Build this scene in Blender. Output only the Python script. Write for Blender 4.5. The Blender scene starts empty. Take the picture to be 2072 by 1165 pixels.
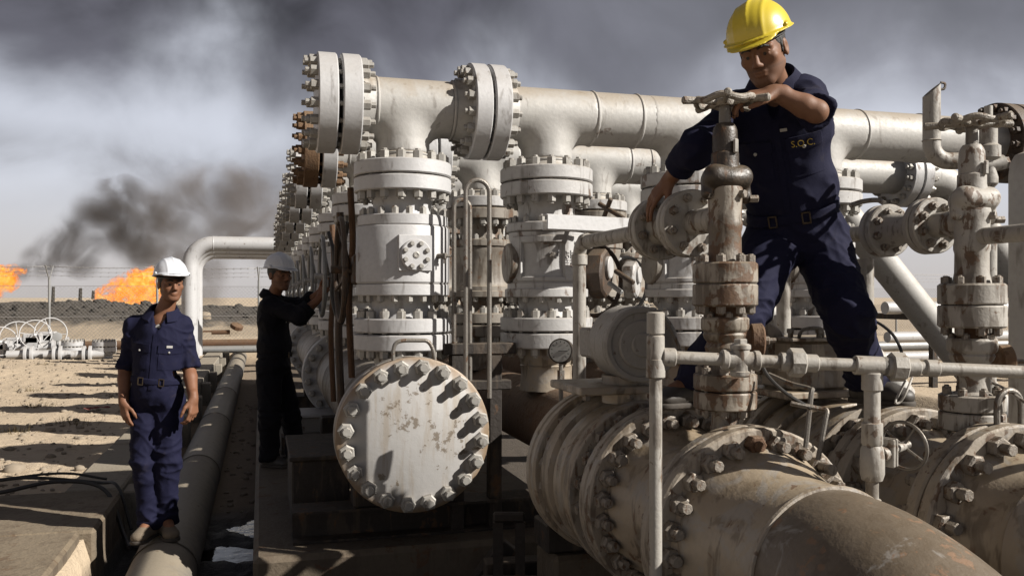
import bpy, math, random
import numpy as np
import openvdb
from mathutils import Vector, Matrix, Quaternion, noise as mnoise
from mathutils.bvhtree import BVHTree
V = Vector
R = math.radians
random.seed(7)
rng = np.random.default_rng(7)
scene = bpy.context.scene
col = scene.collection

# ------------------------------------------------------------------ camera
CAMZ, FPX, HORY, YAW = 1.9, 1780.0, 602.0, R(15.96)
cam_d = bpy.data.cameras.new('camera')
cam_d.sensor_width = 36.0
cam_d.lens = FPX / 2072 * 36
cam_d.shift_y = (HORY - 582.5) / 2072
cam_d.clip_start = 0.05
cam_d.clip_end = 9000
cam = bpy.data.objects.new('camera', cam_d)
cam.location = (0, 0, CAMZ)
cam.rotation_euler = (R(90), 0, -YAW)
cam_d.dof.use_dof = False
col.objects.link(cam)
scene.camera = cam
FWD = V((math.sin(YAW), math.cos(YAW), 0)); RGT = V((math.cos(YAW), -math.sin(YAW), 0)); UP = V((0, 0, 1))

def at(px, py, t):
    """photo pixel at forward distance t metres -> world point"""
    return V((0, 0, CAMZ)) + t * (FWD + RGT * ((px - 1036) / FPX) + UP * ((HORY - py) / FPX))

# ------------------------------------------------------------------ sky and sun
SUN = V((1.45, -1.0, 1.15)).normalized()
sun_el = math.asin(SUN.z)
world = bpy.data.worlds.new('World'); scene.world = world; world.use_nodes = True
nt = world.node_tree; nt.nodes.clear()

class NG:
    """tiny helper to write node graphs"""
    def __init__(s, tree): s.t = tree
    def n(s, typ, **kw):
        nd = s.t.nodes.new(typ)
        for k, v in kw.items(): setattr(nd, k, v)
        return nd
    def put(s, sock, val):
        if isinstance(val, (int, float, tuple, list)): sock.default_value = val
        else: s.t.links.new(val, sock)
    def math(s, op, a, b=0.0, c=None, clamp=False):
        nd = s.n('ShaderNodeMath', operation=op); nd.use_clamp = clamp
        s.put(nd.inputs[0], a); s.put(nd.inputs[1], b)
        if c is not None: s.put(nd.inputs[2], c)
        return nd.outputs[0]
    def ss(s, x, lo, hi):
        nd = s.n('ShaderNodeMapRange', interpolation_type='SMOOTHSTEP')
        s.put(nd.inputs['Value'], x); nd.inputs['From Min'].default_value = lo; nd.inputs['From Max'].default_value = hi
        return nd.outputs['Result']
    def mix(s, f, a, b, blend='MIX'):
        nd = s.n('ShaderNodeMix', data_type='RGBA', blend_type=blend)
        s.put(nd.inputs[0], f); s.put(nd.inputs[6], a if not isinstance(a, tuple) else (*a[:3], 1)); s.put(nd.inputs[7], b if not isinstance(b, tuple) else (*b[:3], 1))
        return nd.outputs[2]
    def noise(s, vec, scale, detail=4, rough=0.5, dist=0.0, out='Fac'):
        nd = s.n('ShaderNodeTexNoise')
        if vec is not None: s.t.links.new(vec, nd.inputs['Vector'])
        nd.inputs['Scale'].default_value = scale; nd.inputs['Detail'].default_value = detail
        nd.inputs['Roughness'].default_value = rough; nd.inputs['Distortion'].default_value = dist
        return nd.outputs[out]
    def mapv(s, vec, scale=(1, 1, 1), loc=(0, 0, 0)):
        nd = s.n('ShaderNodeMapping'); s.t.links.new(vec, nd.inputs['Vector'])
        nd.inputs['Scale'].default_value = scale; nd.inputs['Location'].default_value = loc
        return nd.outputs[0]

g = NG(nt)
out = g.n('ShaderNodeOutputWorld'); bg = g.n('ShaderNodeBackground')
sky = g.n('ShaderNodeTexSky', sky_type='NISHITA'); sky.sun_disc = False
sky.sun_elevation = sun_el
sky.sun_rotation = math.atan2(SUN.x, SUN.y)
sky.air_density = 1.0; sky.dust_density = 3.0; sky.ozone_density = 1.5
tc = g.n('ShaderNodeTexCoord'); D = tc.outputs['Generated']
sep = g.n('ShaderNodeSeparateXYZ'); nt.links.new(D, sep.inputs[0])
X_, Y_, Z_ = sep.outputs
az = g.math('ARCTAN2', X_, Y_)
hazec = g.mix(g.ss(Z_, 0.0, 0.16), (7.2, 6.8, 6.7), (8.1, 8.35, 9.3))
base = g.mix(0.86, sky.outputs['Color'], hazec)
n1 = g.noise(g.mapv(D, (1, 1, 1.25), (0.35, 0.1, 0.0)), 3.0, 6, 0.48, 0.35)
n2 = g.noise(g.mapv(D, (1, 1, 1.15), (4.1, 2.3, 1.0)), 6.0, 6, 0.5, 0.5)
n3 = g.noise(g.mapv(D, (1, 1, 1.2), (9.1, 5.3, 3.0)), 1.6, 3, 0.5, 0.2)
# high black smoke sheet: its ragged underside sits about 12-16 degrees up
edge = g.math('ADD', Z_, g.math('MULTIPLY', g.math('SUBTRACT', n1, 0.5), 0.34))
edge = g.math('ADD', edge, g.math('MULTIPLY', g.math('SUBTRACT', n2, 0.5), 0.10))
edge = g.math('ADD', edge, g.math('MULTIPLY', g.math('SUBTRACT', n3, 0.5), 0.10))
top = g.ss(edge, 0.165, 0.285)
thin = g.ss(g.math('ADD', az, g.math('MULTIPLY', g.math('SUBTRACT', n3, 0.5), 0.8)), 0.12, 0.5)
topm = g.math('MULTIPLY', top, g.math('SUBTRACT', 0.98, g.math('MULTIPLY', thin, 0.36)))
smokec = g.mix(g.ss(n2, 0.3, 0.7), (0.45, 0.45, 0.55), (1.55, 1.55, 1.9))
# second veil of thinner smoke on the right and lower bands drifting from the flares
veil = g.math('MULTIPLY', g.ss(g.math('ADD', edge, g.math('MULTIPLY', n2, 0.1)), 0.14, 0.30), 0.62)
veil = g.math('MULTIPLY', veil, thin)
c1 = g.mix(veil, base, (2.1, 2.1, 2.5))
zb = g.math('DIVIDE', g.math('SUBTRACT', g.math('ADD', Z_, g.math('MULTIPLY', g.math('SUBTRACT', n1, 0.5), 0.10)), 0.133), 0.034)
band = g.math('POWER', 2.718, g.math('MULTIPLY', g.math('MULTIPLY', zb, zb), -1.0))
band = g.math('MULTIPLY', band, g.ss(g.math('ADD', n2, g.math('MULTIPLY', n1, 0.5)), 0.50, 0.95))
band = g.math('MULTIPLY', band, g.math('SUBTRACT', 1.0, g.ss(az, 0.30, 0.75)))
c2 = g.mix(g.math('MULTIPLY', band, 0.95), c1, (1.9, 1.8, 1.85))
c3 = g.mix(topm, c2, smokec)
nt.links.new(c3, bg.inputs['Color']); bg.inputs['Strength'].default_value = 0.05
nt.links.new(bg.outputs[0], out.inputs[0])

sd = bpy.data.lights.new('sun', 'SUN'); sd.energy = 5.0; sd.angle = R(0.5); sd.color = (1.0, 0.955, 0.89)
so = bpy.data.objects.new('sun', sd); col.objects.link(so)
so.rotation_euler = SUN.to_track_quat('Z', 'Y').to_euler()
so.location = (5, -5, 8)

scene.view_settings.view_transform = 'Standard'; scene.view_settings.look = 'None'
scene.view_settings.exposure = 0.85; scene.view_settings.gamma = 1.0
scene.view_settings.use_curve_mapping = False
scene.cycles.max_bounces = 5; scene.cycles.diffuse_bounces = 2; scene.cycles.glossy_bounces = 3
scene.cycles.transparent_max_bounces = 8; scene.cycles.volume_bounces = 1
scene.cycles.use_denoising = True
scene.cycles.sample_clamp_indirect = 6

# ------------------------------------------------------------------ materials
MATS = {}
def newmat(name):
    m = bpy.data.materials.new(name); m.use_nodes = True
    t = m.node_tree; b = t.nodes['Principled BSDF']
    MATS[name] = m
    return m, NG(t), b

ALB = 0.55
def paint(name, base, base2, rust=0.3, dust=0.4, grime=0.2, rough=0.55, metal=0.0, sc=1.0, rustc=((0.125, 0.062, 0.026), (0.042, 0.023, 0.013)), dustc=(0.44, 0.33, 0.2), bump=0.25, grimec=(0.060, 0.042, 0.027), chips=0.0):
    """weathered paint: two-tone coat, settled sand on upward faces, rust patches with runs, dark grime, chipped relief"""
    base, base2, dustc = [tuple(x * ALB for x in q) for q in (base, base2, dustc)]
    m, g, b = newmat(name)
    geo = g.n('ShaderNodeNewGeometry'); P = geo.outputs['Position']
    sp = g.n('ShaderNodeSeparateXYZ'); g.t.links.new(geo.outputs['Normal'], sp.inputs[0])
    nA = g.noise(P, 3.0 * sc, 3, 0.6, 0.3)
    nB = g.noise(g.mapv(P, (1, 1, 0.18)), 14.0 * sc, 3, 0.62, 0.4)       # runs down
    nC = g.noise(P, 38.0 * sc, 2, 0.6)
    nD = g.noise(g.mapv(P, (1, 1, 1), (7, 3, 5)), 7.0 * sc, 4, 0.65, 0.6)
    c = g.mix(nA, base, base2)
    c = g.mix(g.math('MULTIPLY', g.ss(nC, 0.35, 0.8), 0.25), c, tuple(x * 0.6 for x in base))
    gm = g.math('MULTIPLY', g.ss(g.math('ADD', g.math('MULTIPLY', nB, 0.6), g.math('MULTIPLY', nA, 0.4)), 0.60 - 0.20 * grime, 0.68 - 0.20 * grime), min(1, 0.30 + grime * 0.6))
    c = g.mix(gm, c, grimec)
    dm = g.math('MULTIPLY', g.ss(g.math('ADD', sp.outputs[2], g.math('MULTIPLY', g.math('SUBTRACT', nD, 0.5), 1.2)), 0.05, 1.0), dust)
    c = g.mix(dm, c, dustc)
    if chips:
        nE = g.noise(g.mapv(P, (1, 1, 1), (2.2, 8.1, 4.4)), 5.0 * sc, 4, 0.68, 0.8)
        c = g.mix(g.math('MULTIPLY', g.ss(nE, 0.60 - 0.14 * chips, 0.69 - 0.14 * chips), 0.55), c, tuple(ALB * x for x in (0.46, 0.43, 0.39)))
    rs = g.math('ADD', g.math('MULTIPLY', nD, 0.62), g.math('MULTIPLY', nB, 0.38))
    rm = g.ss(rs, 0.635 - 0.19 * rust, 0.672 - 0.19 * rust)
    rc = g.mix(nC, rustc[0], rustc[1])
    c = g.mix(g.math('MULTIPLY', rm, min(1.0, 0.55 + rust * 0.5)), c, rc)
    g.t.links.new(c, b.inputs['Base Color'])
    b.inputs['Metallic'].default_value = metal
    g.t.links.new(g.math('ADD', rough - 0.08, g.math('MULTIPLY', g.math('MAXIMUM', rm, nC), 0.25)), b.inputs['Roughness'])
    bp = g.n('ShaderNodeBump'); bp.inputs['Strength'].default_value = bump; bp.inputs['Distance'].default_value = 0.01
    g.t.links.new(nC, bp.inputs['Height']); g.t.links.new(bp.outputs[0], b.inputs['Normal'])
    return m

def plain(name, c1, c2, rough=0.7, metal=0.0, sc=20.0, bump=0.1, spec=0.5):
    m, g, b = newmat(name)
    geo = g.n('ShaderNodeNewGeometry'); P = geo.outputs['Position']
    n = g.noise(P, sc, 3, 0.6); c1, c2 = [tuple(x * 0.58 for x in q) for q in (c1, c2)]
    g.t.links.new(g.mix(n, c1, c2), b.inputs['Base Color'])
    b.inputs['Roughness'].default_value = rough; b.inputs['Metallic'].default_value = metal
    b.inputs['Specular IOR Level'].default_value = spec
    if bump:
        bp = g.n('ShaderNodeBump'); bp.inputs['Strength'].default_value = bump; bp.inputs['Distance'].default_value = 0.01
        g.t.links.new(n, bp.inputs['Height']); g.t.links.new(bp.outputs[0], b.inputs['Normal'])
    return m

M = {}
M['white'] = paint('silver_white_paint', (0.77, 0.765, 0.765), (0.68, 0.67, 0.665), rust=0.06, dust=0.22, grime=0.20, rough=0.5, metal=0.1, bump=0.12)
M['run'] = paint('cream_silver_paint', (0.70, 0.685, 0.655), (0.61, 0.585, 0.54), rust=0.0, dust=0.6, grime=0.18, rough=0.55, metal=0.1, bump=0.15)
M['cast'] = paint('cast_white_paint', (0.72, 0.71, 0.695), (0.58, 0.56, 0.54), rust=0.29, dust=0.3, grime=0.40, rough=0.55, metal=0.05, bump=0.18)
M['stack'] = paint('chipped_white_paint', (0.62, 0.59, 0.54), (0.46, 0.42, 0.36), rust=0.50, dust=0.25, grime=0.55, rough=0.55, sc=1.8, bump=0.16)
M['stackrust'] = paint('rust_stained_white_paint', (0.52, 0.47, 0.40), (0.30, 0.24, 0.17), rust=0.66, dust=0.25, grime=0.75, rough=0.5, sc=1.8, bump=0.18)
M['fit'] = paint('white_pipe_paint', (0.60, 0.57, 0.52), (0.45, 0.41, 0.35), rust=0.30, dust=0.25, grime=0.45, rough=0.5, sc=2.2, bump=0.12)
M['dirty'] = paint('dirty_header_paint', (0.64, 0.55, 0.435), (0.34, 0.26, 0.175), rust=0.27, dust=0.55, grime=0.52, rough=0.42, sc=1.3, bump=0.15, chips=0.55, rustc=((0.15, 0.068, 0.028), (0.06, 0.03, 0.018)))
M['face'] = paint('worn_flange_face', (0.50, 0.48, 0.45), (0.40, 0.37, 0.33), rust=0.22, dust=0.25, grime=0.22, rough=0.55, sc=1.7, bump=0.2)
M['oldflange'] = paint('mottled_flange_paint', (0.60, 0.54, 0.455), (0.32, 0.25, 0.18), rust=0.41, dust=0.4, grime=0.56, rough=0.48, sc=2.0, bump=0.2, chips=0.5)
M['bolt'] = paint('silver_bolt_paint', (0.60, 0.58, 0.54), (0.46, 0.43, 0.38), rust=0.14, dust=0.2, grime=0.25, rough=0.42, metal=0.2, sc=3, bump=0.1)
M['boltdirty'] = paint('worn_bolt_paint', (0.44, 0.40, 0.35), (0.26, 0.21, 0.16), rust=0.5, dust=0.3, grime=0.4, rough=0.5, metal=0.15, sc=4, bump=0.3)
M['rust'] = paint('rusted_steel', (0.20, 0.10, 0.045), (0.10, 0.052, 0.028), rust=0.6, dust=0.2, grime=0.3, rough=0.8, sc=2, bump=0.5)
M['orange'] = paint('rusty_orange_flange', (0.27, 0.15, 0.07), (0.16, 0.09, 0.045), rust=0.4, dust=0.2, grime=0.2, rough=0.75, sc=2, bump=0.4)
M['steel'] = paint('shade_dark_steel', (0.036, 0.024, 0.016), (0.02, 0.014, 0.010), rust=0.35, dust=0.10, grime=0.5, rough=0.7, bump=0.4)  # base taken near black to carry the shade low under the headers
M['grey'] = paint('grey_pipe_coating', (0.25, 0.23, 0.20), (0.18, 0.165, 0.145), rust=0.1, dust=0.75, grime=0.25, rough=0.6, bump=0.2, dustc=(0.42, 0.35, 0.25))
M['tube'] = paint('galvanised_tube', (0.32, 0.30, 0.27), (0.22, 0.19, 0.16), rust=0.42, dust=0.3, grime=0.3, rough=0.45, metal=0.4, sc=3, bump=0.2)
M['oily'] = paint('oil_blackened_iron', (0.075, 0.055, 0.038), (0.04, 0.03, 0.022), rust=0.4, dust=0.15, grime=0.5, rough=0.42, sc=3, bump=0.2)
M['wheel'] = paint('worn_handwheel_paint', (0.52, 0.48, 0.42), (0.36, 0.31, 0.25), rust=0.45, dust=0.4, grime=0.4, rough=0.5, sc=4, bump=0.4)
M['dkwheel'] = paint('brown_iron_wheel', (0.10, 0.06, 0.035), (0.05, 0.035, 0.025), rust=0.5, dust=0.25, grime=0.4, rough=0.6, sc=3, bump=0.4)
M['galv'] = paint('far_galvanised', (0.45, 0.45, 0.44), (0.36, 0.36, 0.35), rust=0.08, dust=0.2, grime=0.1, rough=0.45, metal=0.3)
M['concrete'] = paint('stained_concrete', (0.27, 0.215, 0.15), (0.19, 0.145, 0.095), rust=0.30, dust=0.2, grime=0.5, rough=0.9, sc=0.9, bump=0.8, rustc=((0.12, 0.07, 0.035), (0.06, 0.038, 0.022)))
M['dconcrete'] = paint('shaded_oily_concrete', (0.19, 0.145, 0.095), (0.10, 0.075, 0.05), rust=0.35, dust=0.1, grime=0.65, rough=0.75, sc=1.0, bump=0.5)  # oily plinth concrete, darkened further to hold the shade under the header
M['lconcrete'] = paint('pale_concrete', (0.42, 0.38, 0.31), (0.32, 0.28, 0.22), rust=0.12, dust=0.3, grime=0.25, rough=0.9, bump=0.6)
M['elbow'] = paint('dark_mottled_elbow', (0.26, 0.20, 0.145), (0.085, 0.066, 0.05), rust=0.38, dust=0.5, grime=0.62, rough=0.42, sc=1.5, bump=0.15, chips=0.1, rustc=((0.22, 0.12, 0.06), (0.13, 0.08, 0.05)), dustc=(0.25, 0.19, 0.12))
M['backcast'] = paint('brown_stained_cast_paint', (0.44, 0.41, 0.36), (0.24, 0.19, 0.14), rust=0.46, dust=0.3, grime=0.62, rough=0.55, bump=0.15)
M['header'] = paint('stained_header_grey', (0.42, 0.40, 0.37), (0.28, 0.25, 0.215), rust=0.2, dust=0.3, grime=0.55, rough=0.5, bump=0.12)
M['cable'] = plain('black_cable', (0.018, 0.016, 0.014), (0.05, 0.042, 0.034), 0.6)
M['rope'] = plain('brown_rope', (0.16, 0.11, 0.065), (0.08, 0.055, 0.035), 0.9, sc=90, bump=0.6)
M['black'] = plain('black_rubber', (0.012, 0.011, 0.01), (0.03, 0.027, 0.024), 0.5)
M['dial'] = plain('dial_face', (0.55, 0.54, 0.5), (0.42, 0.41, 0.38), 0.4, bump=0)
M['glass'] = plain('dusty_glass', (0.5, 0.48, 0.44), (0.4, 0.38, 0.34), 0.15, bump=0)
M['ink'] = plain('black_print', (0.02, 0.02, 0.02), (0.03, 0.03, 0.03), 0.6, bump=0)
# ------------------------------------------------------------------ mesh helpers
def frame_of(d):
    d = V(d).normalized()
    u = d.orthogonal().normalized() if abs(d.z) > 0.95 else V((0, 0, 1)).cross(d).normalized()
    if abs(d.z) > 0.95: u = V((1, 0, 0))
    w = d.cross(u).normalized(); u = w.cross(d).normalized()
    return u, w, d

class MB:
    def __init__(s): s.v = []; s.f = []
    def add(s, vs, fs):
        o = len(s.v); s.v += [tuple(p) for p in vs]; s.f += [tuple(i + o for i in f) for f in fs]; return s
    def lathe(s, prof, o, d, seg=32, cap=True):
        u, w, d = frame_of(d); o = V(o); vs = []; fs = []
        for r, z in prof:
            for k in range(seg):
                a = 2 * math.pi * k / seg
                vs.append(o + d * z + (u * math.cos(a) + w * math.sin(a)) * max(r, 1e-4))
        for i in range(len(prof) - 1):
            for k in range(seg):
                k2 = (k + 1) % seg
                fs.append((i * seg + k, i * seg + k2, (i + 1) * seg + k2, (i + 1) * seg + k))
        if cap:
            fs.append(tuple(range(seg - 1, -1, -1))); n = (len(prof) - 1) * seg; fs.append(tuple(range(n, n + seg)))
        return s.add(vs, fs)
    def cyl(s, a, b, r, seg=16, r2=None, ch=0.0):
        a = V(a); b = V(b); L = (b - a).length; r2 = r if r2 is None else r2
        pr = [(r, 0), (r2, L)] if not ch else [(r - ch, 0), (r, ch), (r2, L - ch), (r2 - ch, L)]
        return s.lathe(pr, a, b - a, seg)
    def ring(s, o, d, ri, Ro, T, seg=40, ch=0.006):
        return s.lathe([(ri, 0), (Ro - ch, 0), (Ro, ch), (Ro, T - ch), (Ro - ch, T), (ri, T)], o, d, seg, cap=False)
    def tube(s, path, r, seg=12, cap=True):
        P = [V(p) for p in path]; n = len(P); rr = r if isinstance(r, (list, tuple)) else [r] * n
        T = [((P[min(i + 1, n - 1)] - P[max(i - 1, 0)]).normalized()) for i in range(n)]
        u = T[0].orthogonal().normalized(); vs = []; fs = []
        for i in range(n):
            u = (u - T[i] * u.dot(T[i])); u.normalize(); w = T[i].cross(u)
            for k in range(seg):
                a = 2 * math.pi * k / seg
                vs.append(P[i] + (u * math.cos(a) + w * math.sin(a)) * rr[i])
        for i in range(n - 1):
            for k in range(seg):
                k2 = (k + 1) % seg
                fs.append((i * seg + k, i * seg + k2, (i + 1) * seg + k2, (i + 1) * seg + k))
        if cap: fs.append(tuple(range(seg - 1, -1, -1))); fs.append(tuple(range((n - 1) * seg, n * seg)))
        return s.add(vs, fs)
    def box(s, c, size, rz=0.0, ch=0.0, rot=None):
        c = V(c); sx, sy, sz = [q / 2 for q in size]
        Rm = rot if rot is not None else Matrix.Rotation(rz, 3, 'Z')
        if ch <= 0:
            vs = [c + Rm @ V((x * sx, y * sy, z * sz)) for z in (-1, 1) for y in (-1, 1) for x in (-1, 1)]
            return s.add(vs, [(0, 2, 3, 1), (4, 5, 7, 6), (0, 1, 5, 4), (2, 6, 7, 3), (0, 4, 6, 2), (1, 3, 7, 5)])
        vs = []; idx = {}
        for ax in range(3):
            for x in (-1, 1):
                for y in (-1, 1):
                    for z in (-1, 1):
                        p = [x * (sx - ch), y * (sy - ch), z * (sz - ch)]
                        p[ax] = (x * sx, y * sy, z * sz)[ax]
                        idx[(ax, x, y, z)] = len(vs); vs.append(c + Rm @ V(p))
        fs = []
        for ax in range(3):
            o1, o2 = [a for a in range(3) if a != ax]
            for sg in (-1, 1):
                q = []
                for p1, p2 in ((-1, -1), (1, -1), (1, 1), (-1, 1)):
                    k = [0, 0, 0]; k[ax] = sg; k[o1] = p1; k[o2] = p2; q.append(idx[(ax, *k)])
                flip = (sg > 0) == (ax == 1)
                fs.append(tuple(q[::-1] if flip else q))
        for a in range(3):                      # edge chamfers
            b1, b2 = [q for q in range(3) if q != a]
            for s1 in (-1, 1):
                for s2 in (-1, 1):
                    def kk(ax, e):
                        k = [0, 0, 0]; k[a] = e; k[b1] = s1; k[b2] = s2; return idx[(ax, *k)]
                    fs.append((kk(b1, -1), kk(b1, 1), kk(b2, 1), kk(b2, -1)))
        for x in (-1, 1):
            for y in (-1, 1):
                for z in (-1, 1):
                    fs.append((idx[(0, x, y, z)], idx[(1, x, y, z)], idx[(2, x, y, z)]))
        return s.add(vs, fs)
    def arcseg(s, c, a0, a1, r0, r1, z0, z1, n=5, ch=0.008):
        """curved raised pad round a vertical axis, angles from the camera side (-Y), edges chamfered"""
        vs = []; fs = []; c = V(c)
        def P(a, r, z): return V((c.x + r * math.sin(a), c.y - r * math.cos(a), z))
        rows = ((r0, z0, 0), (r1 - ch, z0, 0), (r1, z0 + ch, 1), (r1, z1 - ch, 1), (r1 - ch, z1, 0), (r0, z1, 0))
        for i in range(n + 1):
            for (r, z, k) in rows:
                f = i / n; da = ch / r1; a = a0 + (a1 - a0) * f
                if k: a = a0 + da + (a1 - a0 - 2 * da) * f
                vs.append(P(a, r, z))
        m = len(rows)
        for i in range(n):
            for j in range(m): fs.append((i * m + j, i * m + (j + 1) % m, (i + 1) * m + (j + 1) % m, (i + 1) * m + j))
        fs.append(tuple(range(m))); fs.append(tuple(n * m + j for j in range(m)))
        return s.add(vs, fs)
    def hexa(s, o, d, r, h, ch=None, sides=6):
        ch = r * 0.14 if ch is None else ch
        return s.lathe([(r, 0), (r, h - ch), (r - ch * 1.3, h)], o, d, sides)
    def mesh(s, name, mat=None, ang=34):
        me = bpy.data.meshes.new(name); me.from_pydata([tuple(p) for p in s.v], [], s.f); me.validate(clean_customdata=False)
        import bmesh
        bm = bmesh.new(); bm.from_mesh(me); bmesh.ops.recalc_face_normals(bm, faces=bm.faces); bm.to_mesh(me); bm.free()
        me.polygons.foreach_set('use_smooth', [True] * len(me.polygons))
        if ang: me.set_sharp_from_angle(angle=R(ang))
        if mat: me.materials.append(mat)
        return me
    def build(s, name, mat, parent=None, ang=34):
        return link(name, s.mesh(name, mat, ang), parent)

def link(name, data, parent=None, mw=None):
    o = bpy.data.objects.new(name, data); col.objects.link(o)
    if parent is not None:
        o.parent = parent; o.matrix_parent_inverse = PW(parent).inverted()
    if mw is not None: o.matrix_basis = mw
    return o

def PW(o):
    """world matrix computed from the stored transforms (no depsgraph needed)"""
    m = o.matrix_basis.copy()
    if o.parent is not None: m = PW(o.parent) @ o.matrix_parent_inverse @ m
    return m

def tag(o, label=None, cat=None, group=None, kind=None):
    if label: o['label'] = label
    if cat: o['category'] = cat
    if group: o['group'] = group
    if kind: o['kind'] = kind
    return o

def thing(name, label, cat, loc, group=None):
    o = bpy.data.objects.new(name, None); col.objects.link(o); o.location = loc
    o.empty_display_size = 0.1
    return tag(o, label, cat, group)

def kids(o): return [c for c in ALLKIDS.get(o.name, [])]
ALLKIDS = {}
def copy_tree(o, delta, label=None, group=None, _p=None, _idx=None):
    if _idx is None:
        _idx = {}
        for q in col.objects:
            if q.parent is not None: _idx.setdefault(q.parent.name, []).append(q)
    c = o.copy(); col.objects.link(c)
    if _p is not None:
        inv = o.matrix_parent_inverse.copy(); c.parent = _p; c.matrix_parent_inverse = inv
    else:
        c.location = V(o.location) + V(delta)
        if label: c['label'] = label
        if group: c['group'] = group
    for ch in _idx.get(o.name, []): copy_tree(ch, delta, _p=c, _idx=_idx)
    return c

_bolt = {}
def bolt_mesh(L, rn, hn, proj, mat, both=True, sides=6):
    """stud along +Z centred on 0: a nut at each end (or one), stud ends standing proud"""
    k = (round(L, 4), rn, hn, proj, mat.name, both)
    if k not in _bolt:
        b = MB()
        b.hexa((0, 0, L / 2), (0, 0, 1), rn, hn)
        b.cyl((0, 0, L / 2 + hn - 0.001), (0, 0, L / 2 + hn + proj), rn * 0.56, 8, ch=rn * 0.08)
        if both:
            b.hexa((0, 0, -L / 2), (0, 0, -1), rn, hn)
            b.cyl((0, 0, -L / 2 - hn + 0.001), (0, 0, -L / 2 - hn - proj), rn * 0.56, 8, ch=rn * 0.08)
            b.cyl((0, 0, -L / 2), (0, 0, L / 2), rn * 0.5, 6)
        _bolt[k] = b.mesh('bolt', mat, 30)
    return _bolt[k]

def bolts(parent, o, d, rc, n, L, rn, hn, proj, mat, both=True, phase=0.5, joined=False, skip=None, jitter=True):
    """ring of stud bolts centred at o (middle of the joint), each a child of its flange"""
    u, w, d = frame_of(d); o = V(o)
    me = bolt_mesh(L, rn, hn, proj, mat, both)
    res = []
    if joined:
        mb = MB()
        vs = [v.co.copy() for v in me.vertices]; fs = [tuple(p.vertices) for p in me.polygons]
    for k in range(n):
        if skip and k in skip: continue
        a = 2 * math.pi * (k + phase) / n
        p = o + (u * math.cos(a) + w * math.sin(a)) * rc
        tw = random.uniform(0, 1.05) if jitter else 0
        sh = random.uniform(-0.25, 0.5) * proj if jitter else 0
        q = d.to_track_quat('Z', 'Y').to_matrix().to_4x4()
        mw = Matrix.Translation(p) @ q @ Matrix.Rotation(tw, 4, 'Z')
        if joined: mb.add([mw @ v for v in vs], fs)
        else: res.append(link('bolt', me, parent, mw))
    if joined:
        ob = mb.build('bolt_ring', mat, parent, 30); ob['kind'] = 'stuff'; res.append(ob)
    return res

def arc(p0, d0, d1, rad, n=8):
    """points of a bend that leaves p0 along d0 and ends along d1"""
    d0 = V(d0).normalized(); d1 = V(d1).normalized(); ang = d0.angle(d1)
    nrm = (d1 - d0 * d0.dot(d1)).normalized(); c = V(p0) + nrm * rad
    pts = []
    for i in range(n + 1):
        a = ang * i / n
        pts.append(c - nrm * rad * math.cos(a) + d0 * rad * math.sin(a))
    return pts

def smoothpath(pts, n=6):
    """Catmull-Rom through points"""
    P = [V(p) for p in pts]; P = [P[0] * 2 - P[1]] + P + [P[-1] * 2 - P[-2]]; out = []
    for i in range(1, len(P) - 2):
        for k in range(n):
            t = k / n; a, b, c, d = P[i - 1], P[i], P[i + 1], P[i + 2]
            out.append(0.5 * ((2 * b) + (c - a) * t + (2 * a - 5 * b + 4 * c - d) * t * t + (3 * b - a - 3 * c + d) * t ** 3))
    out.append(P[-2]); return out

def txt_mesh(s, size, depth, mat, M4, name='lettering', parent=None, project=None):
    cu = bpy.data.curves.new('t', 'FONT'); cu.body = s; cu.size = size; cu.align_x = 'CENTER'; cu.align_y = 'CENTER'; cu.extrude = depth; cu.resolution_u = 3
    ob = bpy.data.objects.new('t', cu); col.objects.link(ob)
    dg = bpy.context.evaluated_depsgraph_get(); dg.update()
    me = bpy.data.meshes.new_from_object(ob.evaluated_get(dg)); bpy.data.objects.remove(ob); bpy.data.curves.remove(cu)
    me.materials.clear(); me.materials.append(mat); me.name = name
    me.transform(M4)
    if project: project(me)
    return link(name, me, parent)

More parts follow.
